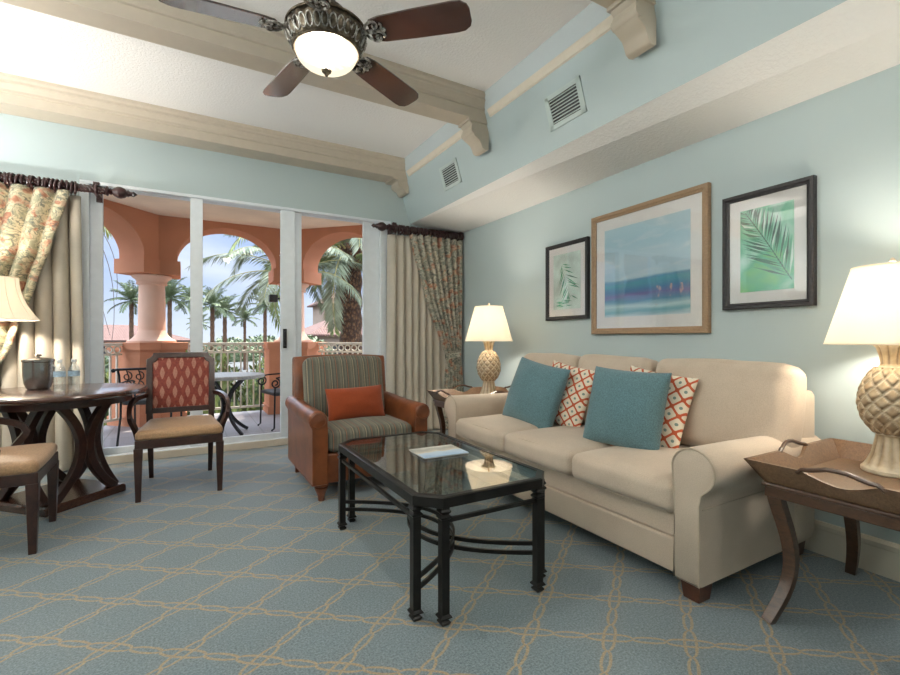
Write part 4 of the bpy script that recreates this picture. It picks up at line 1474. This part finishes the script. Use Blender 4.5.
picture('c', 2.692, 3.218, 1.262, 1.938, 0.034, M['blackframe'], 0.060, 'black framed pale palm print nearest the window', 'b')

# ------------------------------------------------------------------ air vents on the soffit face
def vent(yc, zc, w, h, label):
    f = (zc - 2.46) / (ZC - 2.46)
    xx = 2.302 + (2.10 - 2.302) * f
    t = thing('air_vent', label, 'air vent', (xx, yc, zc), 0, 'air vents in the soffit')
    t.rotation_euler = (0, -math.atan2(0.202, ZC - 2.46), 0)
    mb = MB()
    for lo, hi in (((-0.008, -w / 2, -h / 2), (0.012, w / 2, -h / 2 + 0.03)), ((-0.008, -w / 2, h / 2 - 0.03), (0.012, w / 2, h / 2)), ((-0.008, -w / 2, -h / 2), (0.012, -w / 2 + 0.04, h / 2)), ((-0.008, w / 2 - 0.04, -h / 2), (0.012, w / 2, h / 2))):
        mb.b2(lo, hi)
    mb.build('frame', M['vent'], t, smooth=False)
    MB().b2((-0.0012, -w / 2 + 0.03, -h / 2 + 0.02), (0.008, w / 2 - 0.03, h / 2 - 0.02)).build('backing', M['vdark'], t, smooth=False)
    n = 8
    for i in range(n):
        z = -h / 2 + 0.03 + (h - 0.06) * (i + 0.5) / n
        MB().box((-0.005, 0, z), (0.0015, w - 0.07, 0.011), Matrix.Rotation(math.radians(35), 3, 'Y')).build('slat', M['vent'], t, smooth=False)
vent(2.315, 2.69, 0.34, 0.225, 'square air vent in the soffit between the two ceiling beams nearest the sofa')
vent(3.875, 2.695, 0.33, 0.225, 'square air vent in the soffit close to the window wall')
# ------------------------------------------------------------------ curtains and rods
def curtain(name, label, cat, rows, Y, folds, amp, mat, seed=0, parent=None, group=None):
    rows = sorted(rows, reverse=True)
    nu, nv = folds * 10, 46
    ztop, zbot = rows[0][0], rows[-1][0]
    r_ = random.Random(seed)
    ph = [r_.uniform(-0.8, 0.8) for _ in range(folds + 3)]
    am = [r_.uniform(0.7, 1.25) for _ in range(folds + 3)]
    mb = MB()
    grid = []
    for j in range(nv + 1):
        z = ztop + (zbot - ztop) * j / nv
        for a, b in zip(rows, rows[1:]):
            if a[0] >= z >= b[0] - 1e-6:
                t = (a[0] - z) / (a[0] - b[0])
                t = t * t * (3 - 2 * t) * 0.3 + t * 0.7
                xl, xr = a[1] + (b[1] - a[1]) * t, a[2] + (b[2] - a[2]) * t
                ak = (a[3] if len(a) > 3 else 1) + ((b[3] if len(b) > 3 else 1) - (a[3] if len(a) > 3 else 1)) * t
                break
        row = []
        for i in range(nu + 1):
            u = i / nu
            k = u * folds
            i0 = int(k)
            p = ph[i0] + (ph[i0 + 1] - ph[i0]) * (k - i0)
            aa = am[i0] + (am[i0 + 1] - am[i0]) * (k - i0)
            s_ = math.sin(2 * PI * k + p * (0.6 + 0.7 * j / nv))
            x = xl + (xr - xl) * u + 0.35 * amp * math.cos(2 * PI * k + p) * ak * (xr - xl) / max(0.3, abs(rows[0][2] - rows[0][1]))
            x = max(min(xl, xr), min(max(xl, xr), x))
            y = Y + amp * aa * ak * s_ * (0.75 + 0.25 * min(1, j / 8))
            row.append(mb.bm.verts.new((x, y, z)))
        grid.append(row)
    for j in range(nv):
        for i in range(nu):
            mb.face([grid[j][i], grid[j][i + 1], grid[j + 1][i + 1], grid[j + 1][i]])
    o = mb.build(name, mat, parent, angle=180)
    s_ = o.modifiers.new('cloth', 'SOLIDIFY')
    s_.thickness = 0.004
    s_.offset = 0
    if parent is None:
        tag(o, label, cat, group)
    return o

curtain('lining_curtain', 'plain cream curtain panel in the corner beside the patterned drape', 'curtain', [(2.29, 1.985, 2.72), (0.012, 1.97, 2.74)], 4.89, 8, 0.058, M['cream_curtain'], 2, group='plain cream curtains')
curtain('lining_curtain', 'plain cream curtain panel behind the round table and ice bucket', 'curtain', [(2.29, -2.0, -0.775), (0.012, -2.0, -0.735)], 4.89, 11, 0.058, M['cream_curtain'], 5, group='plain cream curtains')
R_ = curtain('patterned_curtain', 'patterned drape gathered by a tieback in the corner above the end table', 'curtain', [(2.30, 2.20, 2.925), (1.58, 2.41, 2.915), (0.98, 2.66, 2.905, 0.8), (0.90, 2.705, 2.90, 0.6), (0.56, 2.68, 2.93, 0.8), (0.012, 2.67, 2.935)], 4.80, 8, 0.036, M['floral'], 11, group='patterned tied-back drapes')
MB().sweep([(2.80 + 0.108 * math.cos(2 * PI * i / 24), 4.80 + 0.055 * math.sin(2 * PI * i / 24), 0.90 + 0.02 * math.cos(2 * PI * i / 24)) for i in range(24)], rect(0.006, 0.06), up=(0, 0, 1), closed=True).build('tieback', M['floral'], R_)
L_ = curtain('patterned_curtain', 'patterned drape coloured as lamplit, swept aside behind the floor lamp', 'curtain', [(2.30, -2.05, -0.83), (1.83, -2.03, -0.945), (1.59, -2.02, -1.02), (1.09, -1.97, -1.165), (0.95, -1.92, -1.215, 0.9), (0.86, -1.90, -1.27, 0.8), (0.70, -1.86, -1.45, 0.6), (0.60, -1.88, -1.46, 0.7), (0.012, -1.92, -1.42)], 4.79, 9, 0.040, M['floral_lit'], 21, group='patterned tied-back drapes')
MB().sweep([(-1.655 + 0.215 * math.cos(2 * PI * i / 24), 4.79 + 0.06 * math.sin(2 * PI * i / 24), 0.68 + 0.02 * math.cos(2 * PI * i / 24)) for i in range(24)], rect(0.006, 0.06), up=(0, 0, 1), closed=True).build('tieback', M['floral_lit'], L_)

def rod(label, x0, x1, rings, finials, brackets):
    zr, yr = 2.350, 4.815
    t = thing('curtain_rod', label, 'curtain rod', ((x0 + x1) / 2, YB, zr), 0, 'curtain rods')
    cx = (x0 + x1) / 2
    dy = yr - YB
    # spiral fluted pole
    n = int((x1 - x0) / 0.02)
    mb = MB()
    R = []
    for i in range(n + 1):
        x = x0 + (x1 - x0) * i / n - cx
        a0 = 2 * PI * (x / 0.16)
        R.append([(x, dy + (0.031 + 0.003 * math.cos(6 * (2 * PI * j / 24))) * math.cos(2 * PI * j / 24 + a0), (0.031 + 0.003 * math.cos(6 * (2 * PI * j / 24))) * math.sin(2 * PI * j / 24 + a0)) for j in range(24)])
    mb.loft(R)
    mb.build('pole', M['rodwood'], t, angle=60)
    for xf, sg in finials:
        pr = [(0.024, 0.0), (0.040, 0.008), (0.040, 0.018), (0.022, 0.026), (0.030, 0.036), (0.022, 0.046), (0.034, 0.06), (0.048, 0.085), (0.050, 0.105), (0.040, 0.135), (0.024, 0.150), (0.030, 0.158), (0.020, 0.170), (0.018, 0.185), (0.024, 0.195), (0.012, 0.212), (0.004, 0.222)]
        MB().loft([[(xf - cx + sg * x, dy + r * math.cos(2 * PI * j / 24), r * math.sin(2 * PI * j / 24)) for j in range(24)] for r, x in pr]).build('finial', M['rodwood'], t, angle=50)
    for xb in brackets:
        mb = MB()
        mb.b2((xb - cx - 0.018, dy - 0.005, -0.036), (xb - cx + 0.018, -0.001, -0.016))
        mb.torus((xb - cx, dy, 0), 0.040, 0.009, 'x', 20, 8)
        mb.b2((xb - cx - 0.022, dy - 0.018, 0.028), (xb - cx + 0.022, dy + 0.022, 0.062))
        mb.b2((xb - cx - 0.022, -0.016, -0.07), (xb - cx + 0.022, -0.001, 0.04))
        mb.build('bracket', M['rodwood'], t, bevel=0.002)
    first = None
    r0, r1, k = rings
    rr_ = random.Random(int(abs(x0) * 100))
    for i in range(k):
        x = r0 + (r1 - r0) * i / (k - 1) - cx + rr_.uniform(-0.006, 0.006)
        if first is None:
            mb = MB().torus((0, 0, 0), 0.0455, 0.0095, 'x', 22, 8)
            mb.torus((0, 0, -0.058), 0.006, 0.002, 'y', 10, 5)
            first = mb.build('ring', M['rodwood'], t)
            o = first
        else:
            o = first.copy(); C.objects.link(o); o.parent = t
        o.location = (x, dy, -0.008)
        o.rotation_euler = (0, rr_.uniform(-0.1, 0.25), rr_.uniform(-0.25, 0.25))
rod('dark mahogany curtain rod with packed rings in the corner', 1.985, 2.945, (2.06, 2.90, 30), ((1.985, -1),), (2.035, 2.925))
rod('dark mahogany curtain rod with a long finial over the first door pane', -2.3, -0.60, (-2.1, -0.80, 46), ((-0.60, 1),), (-0.66, -2.2))

# ------------------------------------------------------------------ ceiling fan
FX, FY = 0.535, 2.03
fan = thing('ceiling_fan', 'bronze ceiling fan with rosewood blades and a glowing bowl light', 'ceiling fan', (FX, FY, 2.42))
MB().lathe([(0.001, 0.69), (0.075, 0.69), (0.078, 0.66), (0.06, 0.62), (0.03, 0.60), (0.015, 0.595)], n=32).build('canopy', M['bronze'], fan)
MB().lathe([(0.013, 0.60), (0.013, 0.17)], n=16).build('downrod', M['bronze'], fan)
MB().lathe([(0.013, 0.20), (0.035, 0.19), (0.042, 0.16), (0.06, 0.145), (0.085, 0.125), (0.095, 0.10), (0.095, 0.075), (0.085, 0.055), (0.06, 0.05)], n=40).build('motor_housing', M['bronze'], fan)
mb = MB()
nn = 120
R = []
prof = [(0.10, 0.055, 0), (0.150, 0.050, 0.2), (0.168, 0.040, 0.6), (0.174, 0.022, 1), (0.172, 0.0, 1), (0.164, -0.022, 1), (0.152, -0.040, 0.6), (0.142, -0.050, 0.2), (0.134, -0.052, 0), (0.128, -0.046, 0)]
for r, z, k in prof:
    R.append([((r - 0.008 * k * (abs(math.sin(15 * PI * j / nn + (z * 18))) ** 2)) * math.cos(2 * PI * j / nn), (r - 0.008 * k * (abs(math.sin(15 * PI * j / nn + z * 18)) ** 2)) * math.sin(2 * PI * j / nn), z) for j in range(nn)])
mb.loft(R)
fil = MB()
for j in range(32):
    a_ = 2 * PI * (j + 0.5) / 32
    ct_, st_ = math.cos(a_), math.sin(a_)
    pts = []
    for q in range(12):
        w_ = 2 * PI * q / 12
        rr2, zz2, tt2 = 0.163 - 0.012 * math.sin(w_) * -1, -0.014 + 0.024 * math.sin(w_), 0.0135 * math.cos(w_)
        pts.append((rr2 * ct_ - tt2 * st_, rr2 * st_ + tt2 * ct_, zz2))
    fil.tube(pts, 0.0032, 6, closed=True, up=(ct_, st_, -0.3))
mb.torus((0, 0, 0.042), 0.170, 0.006, 'z', 60, 8)
mb.torus((0, 0, -0.050), 0.140, 0.006, 'z', 60, 8)
lr_ = mb.build('light_ring', M['bronze'], fan, angle=60)
fil.build('filigree', M['pewter'], lr_)
bp = [(0.134 * math.sin(PI / 2 * (1 - i / 14) ** 0.9 if i < 14 else 0.0) if i < 14 else 0.004, -0.048 - 0.085 * (1 - (1 - i / 14) ** 1.7)) for i in range(15)]
MB().lathe(bp, n=48, cap=False).build('light_bowl', M['bowl'], fan)
MB().lathe([(0.016, -0.128), (0.022, -0.134), (0.020, -0.142), (0.010, -0.150), (0.006, -0.160), (0.001, -0.163)], n=18).build('finial', M['bronze'], fan)
point_light('bulb', (0, 0, -0.078), FAN_W, FANC, 0.05, fan)
blade0 = None
for k, deg in enumerate((29, 101, 173, 245, 317)):
    a_ = math.radians(deg)
    if blade0 is None:
        pts = []
        outline = [(0.205, 0.036), (0.215, 0.052), (0.26, 0.062), (0.40, 0.068), (0.58, 0.072), (0.615, 0.068), (0.640, 0.050), (0.648, 0.028)]
        poly = [(x, y) for x, y in outline] + [(x, -y) for x, y in outline[::-1]]
        mb = MB().loft([[(x, y, z) for x, y in poly] for z in (-0.004, 0.004)])
        blade0 = mb.build('blade', M['blade'], fan, bevel=0.002)
        mb = MB()
        mb.tube([(0.10, 0, 0.012), (0.15, 0, 0.012), (0.19, 0, -0.002), (0.235, 0, -0.008)], 0.010, 8)
        for sg in (-1, 1):
            mb.tube([(0.165, 0.0, 0.004)] + bez((0.18, sg * 0.006, -0.002), (0.20, sg * 0.055, -0.008), (0.245, sg * 0.060, -0.009), (0.245, sg * 0.028, -0.009), 10) + bez((0.243, sg * 0.02, -0.009), (0.225, sg * 0.012, -0.009), (0.222, sg * 0.034, -0.009), (0.234, sg * 0.034, -0.009), 6), 0.006, 7)
            mb.tube(bez((0.235, 0, -0.008), (0.26, sg * 0.004, -0.008), (0.275, sg * 0.028, -0.008), (0.258, sg * 0.034, -0.008), 8), 0.005, 7)
        mb.ball((0.262, 0, -0.008), (0.016, 0.010, 0.006), 12, 8)
        iron0 = mb.build('blade_iron', M['pewter'], blade0)
        b, ir = blade0, iron0
    else:
        b = blade0.copy(); C.objects.link(b); b.parent = fan
        ir = iron0.copy(); C.objects.link(ir); ir.parent = b
    b.rotation_mode = 'XYZ'
    b.matrix_local = Matrix.Rotation(a_, 4, 'Z') @ Matrix.Rotation(math.radians(-13), 4, 'X') @ Matrix.Translation((0, 0, 0.012))

# unseen ceiling lights added behind the camera to fill the room
for i, (x, y) in enumerate(((1.88, -0.85), (-1.6, -0.85))):
    t = thing('added_ceiling_light', 'added unseen fill light on the ceiling behind the seating area', 'ceiling light', (x, y, ZC), 0, 'added ceiling fill lights')
    MB().lathe([(0.001, 0.0), (0.19, 0.0), (0.19, -0.03), (0.175, -0.04), (0.001, -0.04)], n=40).build('base', M['bronze'], t)
    MB().lathe([(0.17 * math.cos(PI / 2 * k / 8), -0.04 - 0.08 * math.sin(PI / 2 * k / 8)) for k in range(8)] + [(0.002, -0.12)], n=40, cap=False).build('bowl', M['bowl'], t)
    point_light('bulb', (0, 0, -0.075), ADDED_REAR_W, FANC, 0.10, t)

# unseen uplights added opposite the sofa to brighten the ceiling
for i, (x, y) in enumerate(((-2.75, 2.4), (-2.75, 4.0), (-2.75, 0.85))):
    t = thing('added_uplight', 'added unseen bronze uplight against the wall opposite the sofa', 'floor lamp', (x, y, 0), 0, 'added fill uplights')
    MB().lathe([(0.15, 0.0), (0.15, 0.02), (0.03, 0.04), (0.001, 0.042)], n=32).build('base', M['bronze'], t)
    MB().lathe([(0.012, 0.03), (0.012, 1.74)], n=14).build('pole', M['bronze'], t)
    MB().lathe([(0.012, 1.70), (0.05, 1.72), (0.13, 1.77), (0.19, 1.85), (0.187, 1.85), (0.127, 1.775), (0.048, 1.726), (0.002, 1.71)], n=40, cap=False).build('lamp_shade', M['bronze'], t)
    point_light('bulb', (0, 0, 1.80), ADDED_UPLIGHT_W, FANC, 0.05, t)

# ------------------------------------------------------------------ balcony furniture
t = thing('balcony_table', 'round grey stone table with curved iron legs on the balcony', 'outdoor table', (0.40, 6.05, BZ))
MB().lathe([(0.001, 0.66), (0.40, 0.66), (0.425, 0.668), (0.43, 0.68), (0.43, 0.695), (0.42, 0.702), (0.001, 0.702)], n=56).build('table_top', M['stone'], t, angle=30)
for k in range(4):
    a_ = PI / 2 * k + 0.55
    pts = [((0.035 + 0.26 * abs(2 * i / 22 - 1) ** 2.1) * math.cos(a_), (0.035 + 0.26 * abs(2 * i / 22 - 1) ** 2.1) * math.sin(a_), 0.012 + 0.65 * i / 22) for i in range(23)]
    MB().sweep(pts, rect(0.035, 0.022), up=(-math.sin(a_), math.cos(a_), 0)).build('leg', M['iron'], t, angle=50)
MB().torus((0, 0, 0.337), 0.035, 0.012, 'z', 20, 8).build('collar', M['iron'], t)
def iron_chair(label):
    t = thing('iron_chair', label, 'outdoor chair', (0, 0, 0), 0, 'iron balcony chairs')   # faces -y
    MB().cushion((0, 0, 0.445), (0.46, 0.44, 0.05), 0.02, (0, 0, 0.012), 10).build('seat', M['dark'], t)
    for sg in (-1, 1):
        x = sg * 0.235
        MB().tube([(x, -0.245, 0.0), (x, -0.25, 0.012), (x, -0.22, 0.03), (x, -0.215, 0.3), (x, -0.21, 0.54)], 0.011, 8).build('front_leg', M['iron'], t)
        MB().tube([(x, 0.32, 0.0), (x, 0.29, 0.10), (x, 0.22, 0.30), (x, 0.215, 0.46), (x, 0.26, 0.74), (x * 1.02, 0.285, 0.80)], 0.011, 8).build('rear_leg', M['iron'], t)
        a = MB().tube([(x, 0.235, 0.655), (x, 0.05, 0.662), (x, -0.13, 0.655), (x, -0.20, 0.64)] + [(x, -0.205 + 0.0 + (0.062 - 0.045 * i / 22) * math.cos(PI / 2 - 0.3 - 2 * PI * 1.5 * i / 22) , 0.578 + (0.062 - 0.045 * i / 22) * math.sin(PI / 2 - 0.3 - 2 * PI * 1.5 * i / 22)) for i in range(23)], 0.010, 8).build('arm', M['iron'], t)
    mb = MB()
    mb.tube([(-0.27, 0.30, 0.795), (-0.25, 0.292, 0.805), (0, 0.288, 0.81), (0.25, 0.292, 0.805), (0.27, 0.30, 0.795)], 0.013, 8)
    for sg in (-1, 1):
        mb.ball((sg * 0.275, 0.30, 0.795), 0.022, 10, 8)
    mb.tube([(-0.235, 0.225, 0.55), (0.235, 0.225, 0.55)], 0.009, 8)
    for k in range(4):
        xc = -0.165 + 0.11 * k
        for sg in (-1, 1):
            mb.tube([(xc + sg * (0.012 + 0.04 * (1 - i / 18)) * math.cos(2.4 * PI * i / 18 * sg + PI / 2), 0.255, 0.62 + sg * 0.05 + 0.10 + (0.012 + 0.04 * (1 - i / 18)) * math.sin(2.4 * PI * i / 18 * sg + PI / 2) - 0.04) for i in range(19)], 0.006, 6)
        mb.tube([(xc, 0.230, 0.55), (xc + 0.02, 0.245, 0.62), (xc - 0.02, 0.265, 0.72), (xc, 0.288, 0.81)], 0.006, 6)
    mb.build('scroll_back', M['iron'], t)
    return t
ic = iron_chair('black iron scroll chair half hidden behind the dining chair')
ic.location = (-0.335, 6.10, BZ)
ic.rotation_euler = (0, 0, math.radians(168))
ic2 = copy_tree(ic)
ic2['label'] = 'black iron scroll chair at the outdoor table, its arm showing beside the door handle'
ic2.location = (1.09, 6.20, BZ)
ic2.rotation_euler = (0, 0, math.radians(-78))

# ------------------------------------------------------------------ planting and houses beyond
def frond(mb, base, az, el, ln, droop, leaf, nl=34, wd=0.028, seed=0, stalk=0.018, hang=0.35):
    """rachis arching from base, leaflets down both sides"""
    r_ = random.Random(seed)
    d = Vector((math.cos(az), math.sin(az), 0))
    pts = []
    for i in range(nl + 1):
        s_ = i / nl
        e_ = el - droop * s_ ** 1.4
        if i == 0:
            p = Vector(base)
        else:
            p = pts[-1] + (d * math.cos(e_) + Vector((0, 0, 1)) * math.sin(e_)) * (ln / nl)
        pts.append(p)
    mb.mi = 1
    mb.tube(pts[::2], stalk, 5, scales=[1 - 0.85 * k / (len(pts[::2]) - 1) for k in range(len(pts[::2]))])
    mb.mi = 0
    side = Vector((-d.y, d.x, 0))
    for i in range(max(2, nl // 9), nl + 1):
        s_ = i / nl
        tg = (pts[i] - pts[i - 1]).normalized()
        up = side.cross(tg)
        L2 = leaf * (0.35 + 0.65 * math.sin(PI * min(1, 0.12 + 0.86 * s_)) ** 0.7)
        for sg in (-1, 1):
            for q in (0.0, 0.5):
                b = pts[i] - tg * (ln / nl) * q
                dr = (tg * (0.75 + 0.15 * r_.random()) + side * sg * (0.75 + 0.2 * r_.random()) + up * (0.18 * r_.uniform(-1, 1)) - Vector((0, 0, 1)) * hang).normalized()
                L3 = L2 * r_.uniform(0.8, 1.1)
                w = dr.cross(up if abs(dr.dot(up)) < 0.95 else side).normalized() * wd
                w = (w + up * r_.uniform(-0.5, 0.5) * wd).normalized() * wd
                m_ = b + dr * L3 * 0.4
                tip = b + dr * L3 - Vector((0, 0, 1)) * L3 * 0.12
                mb.face([mb.bm.verts.new(v) for v in (b, m_ + w, tip, m_ - w)])
def trunk(mb, x, y, z0, z1, r0, r1, lean=(0, 0)):
    n = 26
    rings = []
    for i in range(n + 1):
        f = i / n
        r = r0 + (r1 - r0) * f
        if i % 2:
            r *= 1.12
        rings.append([(x + lean[0] * f + r * math.cos(2 * PI * j / 14 + i * 0.22), y + lean[1] * f + r * math.sin(2 * PI * j / 14 + i * 0.22), z0 + (z1 - z0) * f) for j in range(14)])
    mb.loft(rings)
GZ = -3.2
bp_ = thing('date_palm', 'large date palm with a thick brown trunk beyond the third door pane', 'palm tree', (3.50, 11.0, GZ), 0, 'palms close to the balcony')
mb = MB(); trunk(mb, 0, 0, 0, 3.25 - GZ, 0.27, 0.25); mb.ball((0, 0, 3.2 - GZ), (0.30, 0.30, 0.45), 14, 10)
mb.build('trunk', M['trunk'], bp_, angle=80)
k = 0
for ring_, (el, n, ln) in enumerate(((78, 7, 3.2), (56, 10, 3.4), (32, 11, 3.3), (4, 9, 2.9))):
    for i in range(n):
        az = 2 * PI * (i + 0.37 * ring_) / n + rnd.uniform(-0.12, 0.12)
        mb = MB()
        frond(mb, (0.12 * math.cos(az), 0.12 * math.sin(az), 3.35 - GZ - ring_ * 0.08), az, math.radians(el + rnd.uniform(-6, 6)), ln * rnd.uniform(0.9, 1.08), math.radians(80 + 14 * ring_), 0.52, 38, 0.020, k, 0.024)
        mb.build('frond', [M['frond'] if k % 3 else M['frondg'], M['stalk']], bp_, smooth=False)
        k += 1
sp_ = thing('date_palm', 'greyish feathery palm whose fronds spread across the middle door pane', 'palm tree', (1.98, 10.2, GZ), 0, 'palms close to the balcony')
mb = MB(); trunk(mb, 0, 0, 0, 2.42 - GZ, 0.13, 0.12)
mb.build('trunk', M['trunk'], sp_, angle=80)
for i in range(17):
    az = 2 * PI * i / 17 + 0.2
    el = (62, 34, 10)[i % 3]
    mb = MB()
    frond(mb, (0, 0, 2.47 - GZ), az, math.radians(el), 1.95 + 0.25 * (i % 2), math.radians(70), 0.42, 34, 0.013, 50 + i, 0.016, 0.4)
    mb.build('frond', [M['frondg'], M['stalk']], sp_, smooth=False)
yp = thing('fan_palm', 'yellow-green palm tip with trailing grey stems at the edge of the first door pane', 'palm tree', (-1.95, 9.0, GZ), 0)
mb = MB(); trunk(mb, 0, 0, 0, 3.1 - GZ, 0.12, 0.10); mb.build('trunk', M['trunk'], yp, angle=80)
for i in range(9):
    az = 2 * PI * i / 9 - 0.3
    mb = MB()
    frond(mb, (0, 0, 3.1 - GZ), az, math.radians(42 - 22 * (i % 2)), 1.05, math.radians(85), 0.32, 24, 0.016, 90 + i, 0.012, 0.4)
    mb.build('frond', [M['frondy'], M['stalk']], yp, smooth=False)
mb = MB()
for dx, dz, sw in ((0.60, -1.55, 0.10), (0.82, -1.9, -0.15), (1.02, -1.35, 0.05), (0.98, -2.15, 0.12), (0.72, -2.1, 0.25)):
    z0 = 3.05 - GZ
    mb.tube(bez((0.1, 0, z0), (dx * 0.8, -0.1, z0 + 0.15), (dx + sw, -0.2, z0 + dz * 0.5), (dx - sw * 0.6, -0.2, z0 + dz), 14), 0.009, 5, scales=[1 - 0.6 * i / 14 for i in range(15)])
mb.build('trailing_stem', M['twig'], yp)

far0 = None
farspots = [(-1.30, 4.55, 1.0), (-4.0, 4.2, 0.95), (0.35, 4.4, 0.9), (1.95, 4.0, 1.05), (2.95, 3.6, 1.0), (4.6, 2.9, 0.7), (6.35, 4.2, 0.95), (0.95, 2.4, 0.6), (8.4, 3.1, 0.7)]
farname = ['slim distant palm just past the column', 'distant palm on the outer side of the column', 'distant palm behind the first door mullion', 'tall distant palm at the edge of the middle pane',
           'bushy distant palm next to the tall one in the middle pane', 'short distant palm between the taller ones', 'lone slender distant palm near the dark speaker box', 'tiny distant palm low above the railing', 'small distant palm tuft beside the door stile']
for (x, zc, sc_), nm in zip(farspots, farname):
    if far0 is None:
        far0 = thing('distant_palm', nm, 'palm tree', (0, 0, 0), 0, 'distant palms on the skyline')
        mb = MB(); trunk(mb, 0, 0, -9, -0.05, 0.17, 0.16); mb.build('trunk', M['trunk'], far0, angle=80)
        mb = MB()
        for i in range(22):
            az = 2 * PI * i / 22 + 0.1 * (i % 3)
            el = (75, 48, 22, -5)[i % 4]
            frond(mb, (0, 0, 0), az, math.radians(el), 1.95, math.radians(52), 0.55, 18, 0.028, 200 + i, 0.03, 0.2)
        mb.build('crown', [M['farpalm'], M['farpalm']], far0, smooth=False)
        o = far0
    else:
        o = copy_tree(far0)
        o['label'] = nm
    kk = (36 + 6.5 * farname.index(nm)) / 46
    o.location = (x * kk, 46 * kk, 1.1 + (zc - 1.1) * kk)
    o.scale = (sc_ * kk, sc_ * kk, max(1.0, sc_ * kk))
    o.rotation_euler = (0, 0, x)

def leaf_cloud(mb, n, rad, size, seed):
    r_ = random.Random(seed)
    for i in range(n):
        v = Vector((r_.gauss(0, 1), r_.gauss(0, 1), r_.gauss(0, 1))).normalized()
        k = r_.uniform(0.82, 1.08) * (1 + 0.13 * mnoise.noise(v * 2.4 + Vector((seed, 0, 0))))
        p = Vector((v.x * rad[0] * k, v.y * rad[1] * k, v.z * rad[2] * k))
        a = Vector((r_.uniform(-1, 1), r_.uniform(-1, 1), r_.uniform(-1, 1))).normalized()
        b = a.cross(v if abs(a.dot(v)) < 0.95 else Vector((0, 0, 1))).normalized()
        s_ = size * r_.uniform(0.6, 1.4)
        mb.face([mb.bm.verts.new(q) for q in (p - a * s_, p + b * s_ * 0.42, p + a * s_, p - b * s_ * 0.42)])
shrub0 = None
shr = [(0.25, 10.3, -1.30, 1.05, 2.15, 'sunlit hedge shrub behind the railing by the outdoor table'), (1.8, 12.4, -1.55, 1.0, 2.15, 'hedge shrub behind the railing beside the hidden column'), (-1.75, 10.6, -1.30, 0.9, 2.2, 'hedge shrub behind the railing of the first door pane'),
       (-3.2, 13.0, -1.2, 1.2, 2.3, 'shrub farther out past the first pane'), (5.6, 14.0, -1.2, 1.3, 2.3, 'shrub between the large palm and the villa')]
for i, (x, y, z, s_, h, nm) in enumerate(shr):
    if shrub0 is None:
        shrub0 = thing('garden_shrub', nm, 'shrub', (0, 0, 0), 0, 'hedge shrubs below the balcony')
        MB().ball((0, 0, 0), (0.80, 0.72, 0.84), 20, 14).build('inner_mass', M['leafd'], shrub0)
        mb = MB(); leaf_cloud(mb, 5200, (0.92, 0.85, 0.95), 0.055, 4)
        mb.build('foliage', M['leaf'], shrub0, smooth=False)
        o = shrub0
    else:
        o = copy_tree(shrub0); o['label'] = nm
    o.location = (x, y, z)
    o.scale = (s_, s_, h)
    o.rotation_euler = (0, 0, i * 1.3)
tree0 = None
for i, (x, y, z, s_, nm) in enumerate(((7.0, 97, -2.6, 4.0, 'dark distant treetop low on the skyline of the middle pane'), (17.0, 126, -3.0, 5.0, 'dark distant treetop beside the lone palm'), (5.9, 27, -0.05, 1.3, 'treetop next to the villa roof'), (-2.3, 30, -0.75, 1.5, 'distant treetop in front of the pink roof'))):
    if tree0 is None:
        tree0 = thing('distant_tree', nm, 'tree', (0, 0, 0), 0, 'distant treetops')
        mb = MB(); leaf_cloud(mb, 2600, (1.0, 1.0, 0.9), 0.10, 9); mb.ball((0, 0, 0), (0.85, 0.85, 0.78), 16, 10)
        mb.build('foliage', M['farpalm'], tree0, smooth=False)
        MB().tube([(0, 0, -0.7), (0, 0, -1.3)], 0.15, 8).build('trunk', M['trunk'], tree0)
        o = tree0
    else:
        o = copy_tree(tree0); o['label'] = nm
    o.location = (x, y, z)
    o.scale = (s_ * 1.3, s_ * 1.2, s_)
    o.rotation_euler = (0, 0, i * 1.1)

def house(label, x0, x1, y0, y1, ze, zr, wins, name='villa'):
    t = thing(name, label, 'house', ((x0 + x1) / 2, (y0 + y1) / 2, GZ))
    hx, hy = (x1 - x0) / 2, (y1 - y0) / 2
    MB().b2((-hx, -hy, 0), (hx, hy, ze - GZ)).build('wall', M['villa'], t, smooth=False)
    ov = 0.45
    a, b = hx + ov, hy + ov
    rx = max(0.1, a - b)
    mb = MB()
    z0, z1 = ze - GZ - 0.05, zr - GZ
    v = [mb.bm.verts.new(p) for p in ((-a, -b, z0), (a, -b, z0), (a, b, z0), (-a, b, z0), (-rx, 0, z1), (rx, 0, z1), (-a, -b, z0 + 0.12), (a, -b, z0 + 0.12), (a, b, z0 + 0.12), (-a, b, z0 + 0.12))]
    for q in ((3, 2, 1, 0), (0, 1, 7, 6), (1, 2, 8, 7), (2, 3, 9, 8), (3, 0, 6, 9), (6, 7, 5, 4), (8, 9, 4, 5), (7, 8, 5), (9, 6, 4)):
        mb.face([v[i] for i in q])
    mb.build('roof', M['roof'], t, smooth=False)
    for k in range(wins):
        x = -hx + 0.8 + (2 * hx - 1.6) * k / max(1, wins - 1)
        w = MB().b2((x - 0.28, -hy - 0.03, ze - GZ - 1.9), (x + 0.28, -hy + 0.02, ze - GZ - 0.55)).build('window', M['dark'], t, smooth=False)
    return t
house('villa with a clay tile roof beside the large palm trunk', 7.35, 14.0, 31, 38, 1.30, 3.1, 8)
house('taller villa tower with a tiled eave behind the palm trunk', 10.3, 13.6, 40, 44, 4.1, 5.4, 2)
house('long building with a pink tiled roof behind the column', -22.0, 0.4, 62, 74, 0.85, 2.75, 12)
